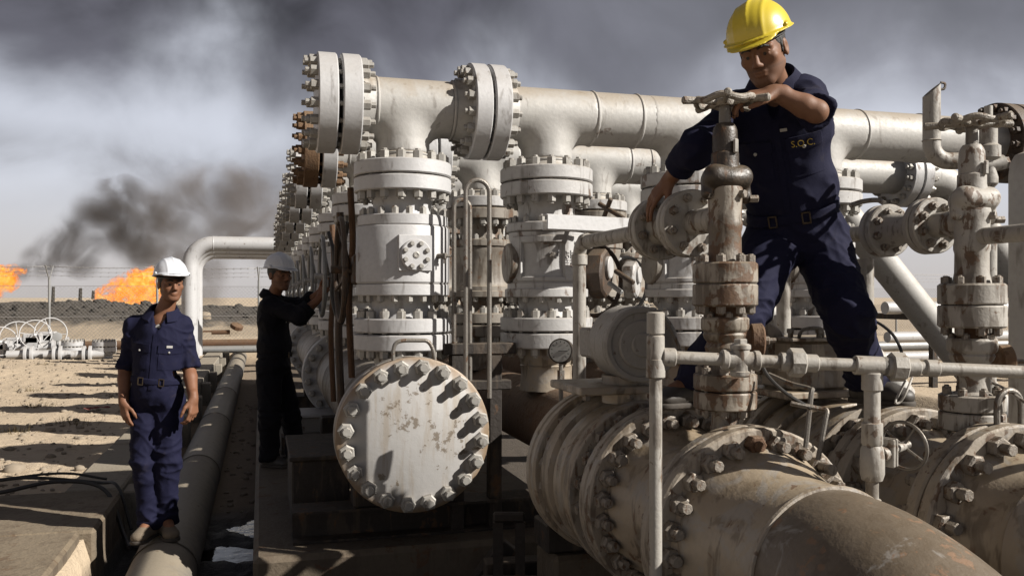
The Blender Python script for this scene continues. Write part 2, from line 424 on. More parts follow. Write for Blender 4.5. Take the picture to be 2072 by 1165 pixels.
# ------------------------------------------------------------------ signed-distance modelling (smooth blends)
class Vox:
    def __init__(s, lo, hi, h):
        s.h = h; s.lo = np.array(lo, float); s.n = (np.ceil((np.array(hi) - s.lo) / h).astype(int) + 1)
        s.F = np.full(tuple(s.n), 1.0, np.float32)
    def _box(s, lo, hi, pad):
        a = np.maximum(np.floor((np.array(lo) - pad - s.lo) / s.h).astype(int), 0)
        b = np.minimum(np.ceil((np.array(hi) + pad - s.lo) / s.h).astype(int) + 1, s.n)
        if np.any(b <= a): return None
        sl = tuple(slice(i, j) for i, j in zip(a, b))
        ax = [(np.arange(a[i], b[i]) * s.h + s.lo[i]).astype(np.float32) for i in range(3)]
        return sl, ax[0][:, None, None], ax[1][None, :, None], ax[2][None, None, :]
    def _comb(s, sl, d, k, sub):
        A = s.F[sl]
        if sub:
            d = -d
            if k > 0:
                hh = np.clip(0.5 - 0.5 * (d - A) / k * -1, 0, 1) if False else np.clip(0.5 + 0.5 * (d - A) / k, 0, 1)
                s.F[sl] = A * (1 - hh) + d * hh + k * hh * (1 - hh)
            else: s.F[sl] = np.maximum(A, d)
        else:
            if k > 0:
                hh = np.clip(0.5 + 0.5 * (A - d) / k, 0, 1)
                s.F[sl] = A * (1 - hh) + d * hh - k * hh * (1 - hh)
            else: s.F[sl] = np.minimum(A, d)
    def cap(s, a, b, ra, rb=None, k=0.02, sub=False, flat=None):
        """tapered capsule; flat=(axis vector, factor) squeezes the section along that axis"""
        rb = ra if rb is None else rb
        a = np.array(a, float); b = np.array(b, float); m = max(ra, rb)
        if flat: m = m * max(1, flat[1])
        q = s._box(np.minimum(a, b) - m, np.maximum(a, b) + m, k + 2 * s.h)
        if q is None: return s
        sl, x, y, z = q; ab = b - a; L2 = max(float(ab @ ab), 1e-9)
        px, py, pz = x - a[0], y - a[1], z - a[2]
        t = np.clip((px * ab[0] + py * ab[1] + pz * ab[2]) / L2, 0, 1)
        dx, dy, dz = px - t * ab[0], py - t * ab[1], pz - t * ab[2]
        if flat:
            fv = np.array(flat[0], float); fv /= np.linalg.norm(fv)
            c = dx * fv[0] + dy * fv[1] + dz * fv[2]; sc_ = 1 / flat[1] - 1
            dx, dy, dz = dx + c * sc_ * fv[0], dy + c * sc_ * fv[1], dz + c * sc_ * fv[2]
        d = np.sqrt(dx * dx + dy * dy + dz * dz) - (ra + (rb - ra) * t)
        s._comb(sl, d.astype(np.float32), k, sub); return s
    def ell(s, c, r, rot=None, k=0.02, sub=False):
        c = np.array(c, float); r = np.array(r, float); m = r.max()
        q = s._box(c - m, c + m, k + 2 * s.h)
        if q is None: return s
        sl, x, y, z = q; p = [x - c[0], y - c[1], z - c[2]]
        if rot is not None:
            Rm = np.array(rot)                # columns = local axes in world
            p = [p[0] * Rm[0][i] + p[1] * Rm[1][i] + p[2] * Rm[2][i] for i in range(3)]
        k0 = np.sqrt((p[0] / r[0]) ** 2 + (p[1] / r[1]) ** 2 + (p[2] / r[2]) ** 2)
        k1 = np.sqrt((p[0] / r[0] ** 2) ** 2 + (p[1] / r[1] ** 2) ** 2 + (p[2] / r[2] ** 2) ** 2)
        d = k0 * (k0 - 1) / np.maximum(k1, 1e-6)
        s._comb(sl, d.astype(np.float32), k, sub); return s
    def coords(s):
        return [(np.arange(s.n[i]) * s.h + s.lo[i]).astype(np.float32).reshape([-1 if j == i else 1 for j in range(3)]) for i in range(3)]
    def cut(s, p, nrm, r=None):
        """remove everything on the +nrm side of the plane through p (within r of p)"""
        nrm = np.array(V(nrm).normalized()); p = np.array(p, float)
        rr = r if r else 9
        q = s._box(p - rr, p + rr, 0)
        if q is None: return s
        sl, x, y, z = q
        d = (x - p[0]) * nrm[0] + (y - p[1]) * nrm[1] + (z - p[2]) * nrm[2]
        if r:
            inb = np.sqrt((x - p[0]) ** 2 + (y - p[1]) ** 2 + (z - p[2]) ** 2) - r
            d = np.minimum(d, -inb)
        s.F[sl] = np.maximum(s.F[sl], d.astype(np.float32)); return s
    def mesh(s, name, mat=None, smooth=0):
        F = s.F; np.clip(F, -3 * s.h, 3 * s.h, out=F)
        gr = openvdb.FloatGrid(background=float(3 * s.h)); gr.gridClass = openvdb.GridClass.LEVEL_SET
        gr.copyFromArray(F, tolerance=1e-7)
        pts, quads = gr.convertToQuads(isovalue=0.0)
        pts = pts * s.h + s.lo
        me = bpy.data.meshes.new(name)
        me.vertices.add(len(pts)); me.vertices.foreach_set('co', pts.astype(np.float32).ravel())
        nq = len(quads); me.loops.add(nq * 4); me.loops.foreach_set('vertex_index', quads[:, ::-1].astype(np.int32).ravel())
        me.polygons.add(nq); me.polygons.foreach_set('loop_start', np.arange(nq, dtype=np.int32) * 4)
        me.polygons.foreach_set('use_smooth', np.ones(nq, bool))
        me.update(calc_edges=True); me.validate()
        if mat: me.materials.append(mat)
        return me
def signed_vol(me):
    v = np.empty(len(me.vertices) * 3, np.float32); me.vertices.foreach_get('co', v); v = v.reshape(-1, 3)
    q = np.empty(len(me.loops), np.int32); me.loops.foreach_get('vertex_index', q); q = q.reshape(-1, 4)
    c = v.mean(0); a, b, d = v[q[:, 0]] - c, v[q[:, 1]] - c, v[q[:, 2]] - c
    return float((np.cross(a, b) * d).sum())
# ------------------------------------------------------------------ noise fields in numpy
_lat = rng.random((64, 64, 64)).astype(np.float32)
def vnoise(x, y, z):
    x, y, z = np.broadcast_arrays(x, y, z)
    xi, yi, zi = np.floor(x).astype(int), np.floor(y).astype(int), np.floor(z).astype(int)
    fx, fy, fz = x - xi, y - yi, z - zi
    fx, fy, fz = [f * f * (3 - 2 * f) for f in (fx, fy, fz)]
    L = lambda a, b, c: _lat[(xi + a) & 63, (yi + b) & 63, (zi + c) & 63]
    return ((L(0, 0, 0) * (1 - fx) + L(1, 0, 0) * fx) * (1 - fy) + (L(0, 1, 0) * (1 - fx) + L(1, 1, 0) * fx) * fy) * (1 - fz) + \
           ((L(0, 0, 1) * (1 - fx) + L(1, 0, 1) * fx) * (1 - fy) + (L(0, 1, 1) * (1 - fx) + L(1, 1, 1) * fx) * fy) * fz
def fbm(x, y, z, o=4, g_=0.5):
    a, t, s = 1.0, 0.0, 0.0
    for i in range(o):
        t = t + a * vnoise(x * 2 ** i + 17.3 * i, y * 2 ** i + 5.1 * i, z * 2 ** i + 9.7 * i); s += a; a *= g_
    return t / s
def sstep(x, a, b):
    t = np.clip((x - a) / (b - a), 0, 1); return t * t * (3 - 2 * t)

# ------------------------------------------------------------------ ground
KX = -1.0
def gz(x, y):
    """terrain height"""
    z = 0.40 + 0.07 * (fbm(x * 0.9, y * 0.9, 0.0) - 0.5) + 0.045 * (fbm(x * 5, y * 5, 3.0, 4, 0.6) - 0.5)
    z = z + 0.10 * (fbm(x * 0.25 + 9, y * 0.25, 1.0) - 0.5) * sstep(-x, 1.4, 4)
    z = z + 0.16 * np.exp(-((x + 6.3) / 2.6) ** 2 - ((y - 19) / 1.0) ** 2)              # low sand heap in front of the far valves
    berm = sstep(y + 2.0 * (fbm(x * 0.12, y * 0.12, 5.0) - 0.5), 34, 42) * (1 - sstep(y, 48, 60))
    z = z + berm * (0.85 + 0.7 * (fbm(x * 0.25, y * 0.25, 7.0) - 0.35)) * 1.15
    z = z + 0.25 * (fbm(x * 1.2, y * 1.2, 2.0) - 0.5) * berm
    pit = sstep(x, KX - 0.04, KX + 0.02) * (1 - sstep(x, 9.3, 9.6)) * (1 - sstep(y, 26.3, 26.6))
    floor = 0.035 + 0.03 * (fbm(x * 1.5, y * 1.5, 11.0) - 0.5) + 0.02 * (fbm(x * 9, y * 9, 4.0, 3) - 0.5)
    pool = 1 - sstep(y + 0.5 * (fbm(x * 4, y * 4, 8.0) - 0.5), 7.7, 8.1)
    floor = floor - pool * 0.055 + pool * 0.24 * (fbm(x * 2.6 + 4, y * 2.6, 6.0, 5, 0.62) - 0.47)
    return z * (1 - pit) + floor * pit
def geo(a, b, n): return list(np.sign(a) * np.geomspace(abs(a), abs(b), n))
xs = np.array(sorted(set(geo(-4000, -14, 34) + list(np.arange(-14, -7, 0.14)) + list(np.arange(-7, 1.2, 0.045)) + list(np.arange(1.2, 14, 0.3)) + geo(14, 5000, 40))))
ys = np.array(sorted(set(geo(-400, -3, 12) + list(np.arange(-3, 4, 0.4)) + list(np.arange(4, 10, 0.045)) + list(np.arange(10, 20, 0.08)) + list(np.arange(20, 34, 0.2)) + list(np.arange(34, 62, 0.45)) + geo(62, 6000, 40))))
gx, gy = np.meshgrid(xs, ys, indexing='ij'); gzz = gz(gx, gy)
nx, ny = gx.shape
me = bpy.data.meshes.new('ground')
pts = np.stack([gx, gy, gzz], -1).reshape(-1, 3)
ii = np.arange(nx * ny).reshape(nx, ny)
q = np.stack([ii[:-1, :-1], ii[1:, :-1], ii[1:, 1:], ii[:-1, 1:]], -1).reshape(-1, 4)
me.vertices.add(len(pts)); me.vertices.foreach_set('co', pts.astype(np.float32).ravel())
me.loops.add(len(q) * 4); me.loops.foreach_set('vertex_index', q.astype(np.int32).ravel())
me.polygons.add(len(q)); me.polygons.foreach_set('loop_start', np.arange(len(q), dtype=np.int32) * 4)
me.polygons.foreach_set('use_smooth', np.ones(len(q), bool)); me.update(calc_edges=True)
m, g, b = newmat('desert_sand'); ge = g.n('ShaderNodeNewGeometry'); P = ge.outputs['Position']
sp = g.n('ShaderNodeSeparateXYZ'); g.t.links.new(P, sp.inputs[0]); PX, PY, PZ = sp.outputs
na = g.noise(P, 0.8, 6, 0.6); nb = g.noise(P, 9, 5, 0.65); nc = g.noise(P, 60, 3, 0.6); nd_ = g.noise(g.mapv(P, (1, 1, 0.2)), 0.35, 7, 0.65, 1.0)
c = g.mix(na, (0.44, 0.352, 0.248), (0.36, 0.278, 0.188))
c = g.mix(g.math('MULTIPLY', g.ss(nb, 0.5, 0.75), 0.5), c, (0.20, 0.15, 0.10))
c = g.mix(g.math('MULTIPLY', g.ss(nc, 0.6, 0.75), 0.5), c, (0.42, 0.36, 0.28))
# burnt, oil-soaked bank beyond the fence
bm_ = g.math('MULTIPLY', g.ss(g.math('ADD', PY, g.math('MULTIPLY', nd_, 8.0)), 40.5, 42.5), g.math('SUBTRACT', 1.0, g.ss(PY, 52, 70)))
bm_ = g.math('MULTIPLY', bm_, g.math('SUBTRACT', 1.0, g.ss(PX, 14, 22)))
bm2 = g.math('MULTIPLY', g.ss(PY, 33.5, 35.5), g.math('SUBTRACT', 1.0, g.ss(PY, 44, 50)))
c = g.mix(g.math('MULTIPLY', bm2, 0.5), c, (0.17, 0.135, 0.095))
c = g.mix(g.math('MULTIPLY', bm_, 0.93), c, g.mix(nb, (0.010, 0.009, 0.008), (0.045, 0.036, 0.027)))
# oil-soaked trench floor
pit = g.math('MULTIPLY', g.ss(PX, KX - 0.03, KX + 0.02), g.math('SUBTRACT', 1.0, g.ss(PX, 9.2, 9.7)))
pit = g.math('MULTIPLY', pit, g.math('SUBTRACT', 1.0, g.ss(PY, 26.2, 26.8)))
oilm = g.math('SUBTRACT', 1.0, g.ss(g.math('ADD', PY, g.math('MULTIPLY', g.math('SUBTRACT', na, 0.5), 1.2)), 7.7, 8.5))
c = g.mix(g.math('MULTIPLY', pit, 0.75), c, (0.13, 0.095, 0.062))
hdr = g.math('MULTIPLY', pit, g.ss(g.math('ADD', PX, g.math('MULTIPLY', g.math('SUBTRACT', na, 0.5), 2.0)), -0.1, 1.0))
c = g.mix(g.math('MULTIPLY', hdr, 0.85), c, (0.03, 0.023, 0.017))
oilp = g.math('MULTIPLY', oilm, pit)
c = g.mix(oilp, c, (0.012, 0.010, 0.008))
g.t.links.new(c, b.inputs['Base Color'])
g.t.links.new(g.math('SUBTRACT', 0.95, g.math('MULTIPLY', oilp, 0.45)), b.inputs['Roughness'])
bp = g.n('ShaderNodeBump'); bp.inputs['Strength'].default_value = 0.9; bp.inputs['Distance'].default_value = 0.03
g.t.links.new(g.math('ADD', nb, g.math('MULTIPLY', nc, 0.5)), bp.inputs['Height']); g.t.links.new(bp.outputs[0], b.inputs['Normal'])
me.materials.append(m)
tag(link('ground', me), kind='structure')

# oil pool in the trench
m, g, b = newmat('oily_water'); b.inputs['Base Color'].default_value = (0.012, 0.011, 0.010, 1); b.inputs['Roughness'].default_value = 0.03; b.inputs['Specular IOR Level'].default_value = 0.6
b.inputs['IOR'].default_value = 1.5
gg = g.n('ShaderNodeNewGeometry'); bp = g.n('ShaderNodeBump'); bp.inputs['Strength'].default_value = 0.12; bp.inputs['Distance'].default_value = 0.02
g.t.links.new(g.noise(gg.outputs['Position'], 9, 3, 0.5), bp.inputs['Height']); g.t.links.new(bp.outputs[0], b.inputs['Normal'])
mb = MB(); mb.add([(-0.99, 3.0, -0.014), (3.4, 3.0, -0.014), (3.4, 8.6, -0.014), (-0.99, 8.6, -0.014)], [(0, 1, 2, 3)])
tag(mb.build('oil_pool', m), kind='structure')

# stones and crumbs on the sand: uncountable
def rock_mesh(mb, c, r, seedv):
    n = 7; base = []
    for lat in (-0.55, 0.1, 0.7):
        for k in range(n):
            a = 2 * math.pi * (k + 0.3 * lat) / n; rr = r * math.sqrt(max(0.05, 1 - lat * lat)) * random.uniform(0.7, 1.15)
            base.append(V(c) + V((rr * math.cos(a), rr * math.sin(a), r * 0.62 * lat)))
    base.append(V(c) + V((0, 0, r * 0.62 * random.uniform(0.85, 1.1))))
    fs = []
    for L in range(2):
        for k in range(n): fs.append((L * n + k, L * n + (k + 1) % n, (L + 1) * n + (k + 1) % n, (L + 1) * n + k))
    for k in range(n): fs.append((2 * n + k, 2 * n + (k + 1) % n, 3 * n))
    mb.add(base, fs)
mb = MB()
M['stone'] = plain('pale_stone', (0.45, 0.37, 0.28), (0.30, 0.24, 0.17), 0.9, sc=30)
for i in range(2400):
    y = 6.5 + 18 * random.random() ** 1.6; x = random.uniform(-0.2 * y - 3.5, -1.5)
    r = random.choice((0.008, 0.012, 0.016, 0.024, 0.038)) * random.uniform(0.6, 1.3) * (1 if random.random() < 0.97 else 2)
    rock_mesh(mb, (x, y, float(gz(np.float32(x), np.float32(y))) + r * 0.15), r, i)
for i in range(60):
    y = random.uniform(8, 16); x = random.uniform(-0.35, -0.05); r = random.uniform(0.012, 0.04)
    rock_mesh(mb, (x, y, float(gz(np.float32(x), np.float32(y))) + r * 0.15), r, i)
tag(mb.build('stones', M['stone'], ang=0), 'loose pale stones scattered over the sand', 'stones', kind='stuff')
mb = MB(); M['burnt'] = plain('burnt_rubble', (0.02, 0.018, 0.015), (0.085, 0.07, 0.052), 0.9, sc=3)
for i in range(900):
    y = random.uniform(38.5, 47); x = random.uniform(-16, 22); r = random.uniform(0.05, 0.16) * (2.2 if random.random() < 0.08 else 1)
    rock_mesh(mb, (x, y, float(gz(np.float32(x), np.float32(y))) + r * 0.1), r, i)
tag(mb.build('bank_rubble', M['burnt'], ang=0), 'dark burnt rubble along the bank beyond the fence', 'rubble', kind='stuff')
# dry tufts
M['straw'] = plain('dry_grass', (0.33, 0.25, 0.12), (0.22, 0.17, 0.08), 0.9, sc=8)
for (px, py, s_, lab) in ((60, 790, 1.0, 'small dry grass tuft in the open sand, highest of three at the left edge'), (75, 822, 1.2, 'dry straw tuft on the sand below the highest tuft at far left'), (35, 872, 1.2, 'dry grass tuft at the left edge just above the long shadow'),
                    (150, 855, 1.3, 'long dry grass tuft beside the red rag'), (95, 735, 0.9, 'tiny dry tuft near the sand heap before the far valves')):
    t = (CAMZ - 0.42) * FPX / (py - HORY); p = at(px, py, t); mb = MB()
    for k in range(70):
        a = random.uniform(0, 6.28); rr = random.uniform(0, 0.16) * s_; bx, by = p.x + rr * math.cos(a) * 1.6, p.y + rr * math.sin(a)
        h = random.uniform(0.03, 0.10) * s_; l = V((math.cos(a), math.sin(a), 0)) * random.uniform(0.02, 0.09)
        z0 = float(gz(np.float32(bx), np.float32(by))) - 0.01; sd_ = V((-math.sin(a), math.cos(a), 0)) * 0.004
        b0 = V((bx, by, z0)); mb.add([b0 - sd_, b0 + sd_, b0 + l + V((0, 0, h))], [(0, 1, 2)]); mb.add([V((p.x, p.y, z0 - 0.012)), b0 - sd_ - V((0, 0, -0.014)), b0 + sd_ - V((0, 0, -0.014))], [(0, 1, 2)])
    tag(mb.build('dry_tuft', M['straw'], ang=0), lab, 'grass tuft', 'dry grass tufts on the sand')

# ------------------------------------------------------------------ concrete: kerb blocks and plinth
def block(name, x0, x1, y0, y1, z0, z1, mat, lab, cat, grp=None, ch=0.02, nseg=None):
    o = MB().box(((x0 + x1) / 2, (y0 + y1) / 2, (z0 + z1) / 2), (x1 - x0, y1 - y0, z1 - z0), ch=ch).build(name, mat)
    return tag(o, lab, cat, grp)
block('concrete_apron', -2.6, -1.075, 2.2, 5.98, -0.1, 0.455, M['concrete'], 'oil-stained brown concrete slab in the bottom left corner', 'slab')
block('concrete_apron', -2.45, -0.995, 6.0, 7.25, -0.1, 0.45, M['concrete'], 'brown concrete slab behind the corner slab, cables lying across its far end', 'slab')
yk = 7.27; k = 0
ordn = ['nearest', 'second', 'third', 'fourth', 'fifth', 'sixth', 'seventh', 'eighth', 'ninth']
while yk < 25:
    L = 2.2; x1 = -1.0 + 0.008 * k + (0.0)
    t_ = thing('kerb_block', f'pale concrete kerb block edging the pipe trench, {ordn[min(k, 8)]} behind the brown slab', 'kerb', (x1 - 0.15, yk + L / 2, 0), 'kerb blocks along the trench')
    MB().box((x1 - 0.22, yk + L / 2 - 0.01, 0.2), (0.40, L - 0.03, 0.5 + 0.004 * (k % 2)), ch=0.015).build('block', M['lconcrete'], t_)
    MB().box((x1 + 0.055, yk + 0.16, 0.18), (0.145, 0.3, 0.48), ch=0.012).build('buttress', M['lconcrete'], t_)
    yk += L; k += 1
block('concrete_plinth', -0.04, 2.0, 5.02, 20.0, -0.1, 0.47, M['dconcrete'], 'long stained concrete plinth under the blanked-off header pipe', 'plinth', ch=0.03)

# grey pipeline in the trench
t_ = thing('ground_pipe', 'long grey pipeline lying in the trench under the worker in front', 'pipe', (-0.575, 14, 0))
mb = MB(); pr = [(0.2, 0)]; s_ = 0.0
for w in (3.3, 6.4, 9.6, 13, 18): pr += [(0.2, w - 0.012), (0.207, w - -0.014), (0.207, w + -0.014), (0.2, w + 0.012)]
pr.append((0.2, 24.3)); mb.lathe(pr, (-0.575, 2.5, 0.2), (0, 1, 0), 32); mb.build('pipe', M['grey'], t_)
# brown rope round it
t_ = thing('rope', 'brown rope looped over the grey pipeline at the bottom edge', 'rope', (-0.55, 4.9, 0.4))
pts = []
for i in range(26):
    a = R(-50 + 265 * i / 25); pts.append(V((-0.575 + 0.218 * math.cos(a), 5.0 + 0.05 * math.sin(i * 0.35), 0.2 + 0.218 * math.sin(a))))
pts = [V((0.0, 4.72, 0.03)), V((-0.2, 4.85, 0.05))] + pts
MB().tube(smoothpath(pts, 3), 0.014, 8).build('loop', M['rope'], t_)
# cables across the sand
for lab, pp, r in (('thick black cable lying across the brown slab, nearest of the cables', [(-3.6, 7.0), (-2.6, 7.1), (-1.9, 7.06), (-1.45, 7.16), (-1.1, 7.02), (-0.93, 6.75), (-0.85, 6.4)], 0.015),
                   ('black cable behind the nearest cable, bowed up over the sand', [(-3.8, 7.35), (-2.9, 7.5), (-2.2, 7.46), (-1.7, 7.40), (-1.2, 7.33), (-1.02, 7.1), (-0.9, 6.9)], 0.012),
                   ('thin dark hose farthest back of the three cables', [(-4.0, 7.42), (-3.0, 7.38), (-2.1, 7.6), (-1.5, 7.52), (-1.15, 7.45)], 0.010)):
    P_ = []
    for i, (x, y) in enumerate(pp):
        z = 0.475 if x < -1.0 else 0.2
        if x < -0.95 and not (-2.6 < x < -0.99 and y < 7.26): z = max(0.47, float(gz(np.float32(min(x, -1.2)), np.float32(y))) + 0.02)
        P_.append((x, y, z + 0.02 + (0.05 if i == 3 else 0)))
    tag(MB().tube(smoothpath(P_, 8), r, 8).build('cable', M['cable']), lab, 'cable', 'cables across the sand')
# red rag
M['rag'] = plain('faded_red_cloth', (0.33, 0.06, 0.05), (0.22, 0.08, 0.06), 0.9)
p = at(197, 832, 1.48 * FPX / (832 - HORY)); mb = MB(); n = 9
vs = [V((p.x + 0.3 * (i / n - 0.5), p.y + 0.16 * (j / n - 0.5), 0.435 + 0.07 * float(fbm(np.float32(i * .5), np.float32(j * .5), np.float32(0.3))))) for i in range(n + 1) for j in range(n + 1)]
mb.add(vs, [(i * (n + 1) + j, (i + 1) * (n + 1) + j, (i + 1) * (n + 1) + j + 1, i * (n + 1) + j + 1) for i in range(n) for j in range(n)])
tag(mb.build('rag', M['rag']), 'crumpled faded red rag on the sand', 'rag')

# ------------------------------------------------------------------ fence
FY = 29.0
t_ = thing('chain_link_fence', 'chain-link fence with angled posts and barbed wire across the background', 'fence', (6, FY, 0.4))
m, g, b = newmat('fence_wire'); b.inputs['Base Color'].default_value = (0.22, 0.21, 0.2, 1); b.inputs['Roughness'].default_value = 0.5; b.inputs['Metallic'].default_value = 0.3
for i in range(17):
    x = -12.05 + 3.0 * i; z0 = float(gz(np.float32(x), np.float32(FY))) - 0.2
    p = MB().cyl((x, FY, z0), (x, FY, 2.45), 0.035, 10).build('post', M['galv'], t_)
    for sg in (-1, 1): MB().cyl((x, FY, 2.42), (x + 0.04 * sg, FY + 0.32 * sg, 2.86), 0.018, 6).build('arm', M['galv'], p)
    if i < 16:
        mb = MB(); zb, zt = 0.42, 2.25; H = zt - zb; st = 0.115
        def wire(a, b_, r=0.003):
            a, b_ = V(a), V(b_); d = (b_ - a).normalized(); s2 = d.cross(V((0, 1, 0))).normalized() * r; n2 = V((0, 1, 0)) * r
            mb.add([a + s2, a - s2 + n2, a - s2 - n2, b_ + s2, b_ - s2 + n2, b_ - s2 - n2], [(0, 1, 4, 3), (1, 2, 5, 4), (2, 0, 3, 5)])
        k = -int(H / st) - 1
        while k * st < 3.0:
            for sg in (1, -1):
                xa = k * st; a0, a1 = max(0, -xa), min(H, 3.0 - xa)
                if a1 > a0:
                    f = (lambda q: (x + xa + q, FY, zb + q)) if sg > 0 else (lambda q: (x + 3.0 - xa - q, FY, zb + q))
                    wire(f(a0), f(a1))
            k += 1
        wire((x, FY, zt), (x + 3, FY, zt), 0.006); wire((x, FY, zb + 0.9), (x + 3, FY, zb + 0.9), -0.014)
        o = mb.build('chain_link_panel', m, t_, ang=0); o['kind'] = 'stuff'
        for kk, (yy, zz) in enumerate(((0.30, 2.83), (0.2, 2.7), (0.1, 2.57), (-0.3, 2.83))):
            sag = [(x + 3 * s / 6, FY + yy, zz - 0.035 * math.sin(math.pi * s / 6)) for s in range(7)]
            mb2 = MB().tube(sag, 0.006, 4)
            for s in range(14):
                q = V((x + 3 * (s + 0.5) / 14, FY + yy, zz - 0.035 * math.sin(math.pi * (s + 0.5) / 14)))
                mb2.cyl(q + V((-0.02, 0, -0.03)), q + V((0.02, 0, 0.03)), 0.006, 3)
            mb2.build('barbed_wire', m, t_, ang=0)
# wooden stumps beyond the fence
for j, (px, y0, y1, t) in enumerate(((107, 580, 612, 55), (162, 583, 616, 52), (188, 588, 605, 60), (97, 612, 640, 40), (121, 640, 655, 38), (97, 636, 650, 37))):
    a = at(px, y1, t); bq = at(px + 1, y0, t)
    tag(MB().cyl(a, bq, 0.11, 8, 0.09).build('wooden_stake', M['burnt']), ['dark stake beyond the fence, tallest left of the fence post', 'dark stake beyond the fence just right of the leftmost fence post', 'short dark stake nearest the middle flame', 'low dark stake on the burnt bank left of the fence post', 'short leaning stump in front of the burnt bank', 'small stump at the foot of the burnt bank'][j], 'stake', 'stakes beyond the fence')

# ------------------------------------------------------------------ flares and their smoke
def plume_falloff(g, P, pos, k):
    best = None
    for (p, r) in P:
        d = g.n('ShaderNodeVectorMath', operation='DISTANCE'); g.t.links.new(pos, d.inputs[0]); d.inputs[1].default_value = p
        f = g.math('SUBTRACT', 1.0, g.math('DIVIDE', d.outputs['Value'], r * k))
        best = f if best is None else g.math('MAXIMUM', best, f)
    return best
def flame(lab, blobs, t, seed):
    """burning gas: a glowing volume inside a lumpy tongue-shaped hull"""
    P = [(at(px, py, t), r * t / FPX) for px, py, r in blobs]
    lo = np.min([np.array(p) - r * 1.5 for p, r in P], 0); hi = np.max([np.array(p) + r * 1.5 for p, r in P], 0)
    v = Vox(lo, hi, 0.15)
    for p, r in P: v.ell(p, (r * 1.25,) * 3, k=0.4)
    m, g, b = newmat('fire_' + str(int(seed))); g.t.nodes.remove(b)
    ge = g.n('ShaderNodeNewGeometry'); pos = ge.outputs['Position']
    n = g.noise(g.mapv(pos, (1, 1, 0.9), (seed, 0, 0)), 0.75, 5, 0.62, 1.4); n2 = g.noise(pos, 2.2, 4, 0.6, 0.8)
    val = g.math('ADD', g.math('MULTIPLY', plume_falloff(g, P, pos, 1.25), 0.9), g.math('MULTIPLY', g.math('SUBTRACT', n, 0.5), 4.2))
    val = g.math('ADD', val, g.math('MULTIPLY', g.math('SUBTRACT', n2, 0.5), 0.8))
    den = g.ss(val, 0.28, 0.62)
    vol = g.n('ShaderNodeVolumePrincipled'); vol.inputs['Color'].default_value = (0.02, 0.015, 0.01, 1)
    cr = g.n('ShaderNodeValToRGB'); g.t.links.new(g.math('MULTIPLY', val, 1.0), cr.inputs[0])
    for i, (p_, c_) in enumerate(((0.2, (0.55, 0.055, 0.002, 1)), (0.42, (0.9, 0.17, 0.008, 1)), (0.64, (1.0, 0.34, 0.025, 1)), (0.92, (1.0, 0.66, 0.16, 1)))):
        e = cr.color_ramp.elements[i] if i < 2 else cr.color_ramp.elements.new(p_)
        e.position = p_; e.color = c_
    g.t.links.new(cr.outputs[0], vol.inputs['Emission Color'])
    g.t.links.new(g.math('MULTIPLY', den, 2.6), vol.inputs['Density']); g.t.links.new(g.math('MULTIPLY', den, 1.9), vol.inputs['Emission Strength'])
    g.t.links.new(vol.outputs[0], g.t.nodes['Material Output'].inputs['Volume']); m.cycles.volume_step_rate = 0.35
    tag(link('gas_flare', v.mesh('gas_flare', m)), lab, 'flame', 'burning gas flares')
flame('large orange flame behind the worker in front', [(206, 604, 16), (222, 598, 22), (240, 594, 26), (256, 590, 28), (272, 582, 30), (287, 574, 30), (300, 566, 24), (304, 585, 28), (282, 558, 16), (286, 600, 24), (262, 602, 22), (292, 552, 10)], 85, 3.3)
flame('orange flame leaning right at the left edge', [(-30, 585, 24), (-12, 572, 28), (5, 566, 26), (18, 558, 22), (32, 551, 14), (16, 574, 15), (42, 547, 9)], 85, 8.1)
def smoke(lab, blobs, t, dens, seed, colr=(0.16, 0.14, 0.125)):
    P = [(at(px, py, t), r * t / FPX) for px, py, r in blobs]
    lo = np.min([np.array(p) - r * 1.5 for p, r in P], 0); hi = np.max([np.array(p) + r * 1.5 for p, r in P], 0)
    v = Vox(lo, hi, 0.4)
    for p, r in P: v.ell(p, (r, r, r), k=2.0)
    x, y, z = v.coords(); v.F = (v.F + 3.0 * (fbm(x * 0.25 + seed, y * 0.25, z * 0.25, 4) - 0.5)).astype(np.float32)
    m, g, b = newmat('smoke_' + str(int(seed))); g.t.nodes.remove(b)
    vol = g.n('ShaderNodeVolumePrincipled'); vol.inputs['Color'].default_value = (*colr, 1); vol.inputs['Anisotropy'].default_value = 0.2
    ge = g.n('ShaderNodeNewGeometry'); n = g.noise(ge.outputs['Position'], 0.22, 6, 0.62, 0.8)
    # fades out away from the plume's centre line
    best = None
    for (p, r) in P:
        d = g.n('ShaderNodeVectorMath', operation='DISTANCE'); g.t.links.new(ge.outputs['Position'], d.inputs[0]); d.inputs[1].default_value = p
        f = g.math('SUBTRACT', 1.0, g.math('DIVIDE', d.outputs['Value'], r * 1.15))
        best = f if best is None else g.math('MAXIMUM', best, f)
    fal = g.ss(best, 0.0, 0.8)
    g.t.links.new(g.math('MULTIPLY', g.math('MULTIPLY', g.ss(n, 0.34, 0.66), fal), dens), vol.inputs['Density'])
    g.t.links.new(vol.outputs[0], g.t.nodes['Material Output'].inputs['Volume'])
    o = link('smoke_plume', v.mesh('smoke_plume', m)); m.cycles.volume_step_rate = 0.6
    tag(o, lab, 'smoke', 'smoke plumes from the flares')
smoke('brown-black smoke rising to the right from the flame at the left edge', [(50, 548, 26), (80, 532, 42), (120, 510, 52), (165, 478, 60), (205, 440, 66), (245, 405, 60), (290, 500, 56), (250, 470, 60), (300, 440, 60), (30, 552, 22), (160, 530, 45)], 100, 0.78, 21.0)
smoke('broad thin grey smoke drifting right over the white pipes', [(420, 545, 60), (390, 500, 75), (470, 470, 80), (530, 480, 75), (580, 450, 75), (425, 590, 45), (340, 440, 75), (480, 400, 80), (400, 400, 75), (318, 535, 36), (350, 515, 50)], 108, 0.40, 47.0, (0.26, 0.23, 0.21))
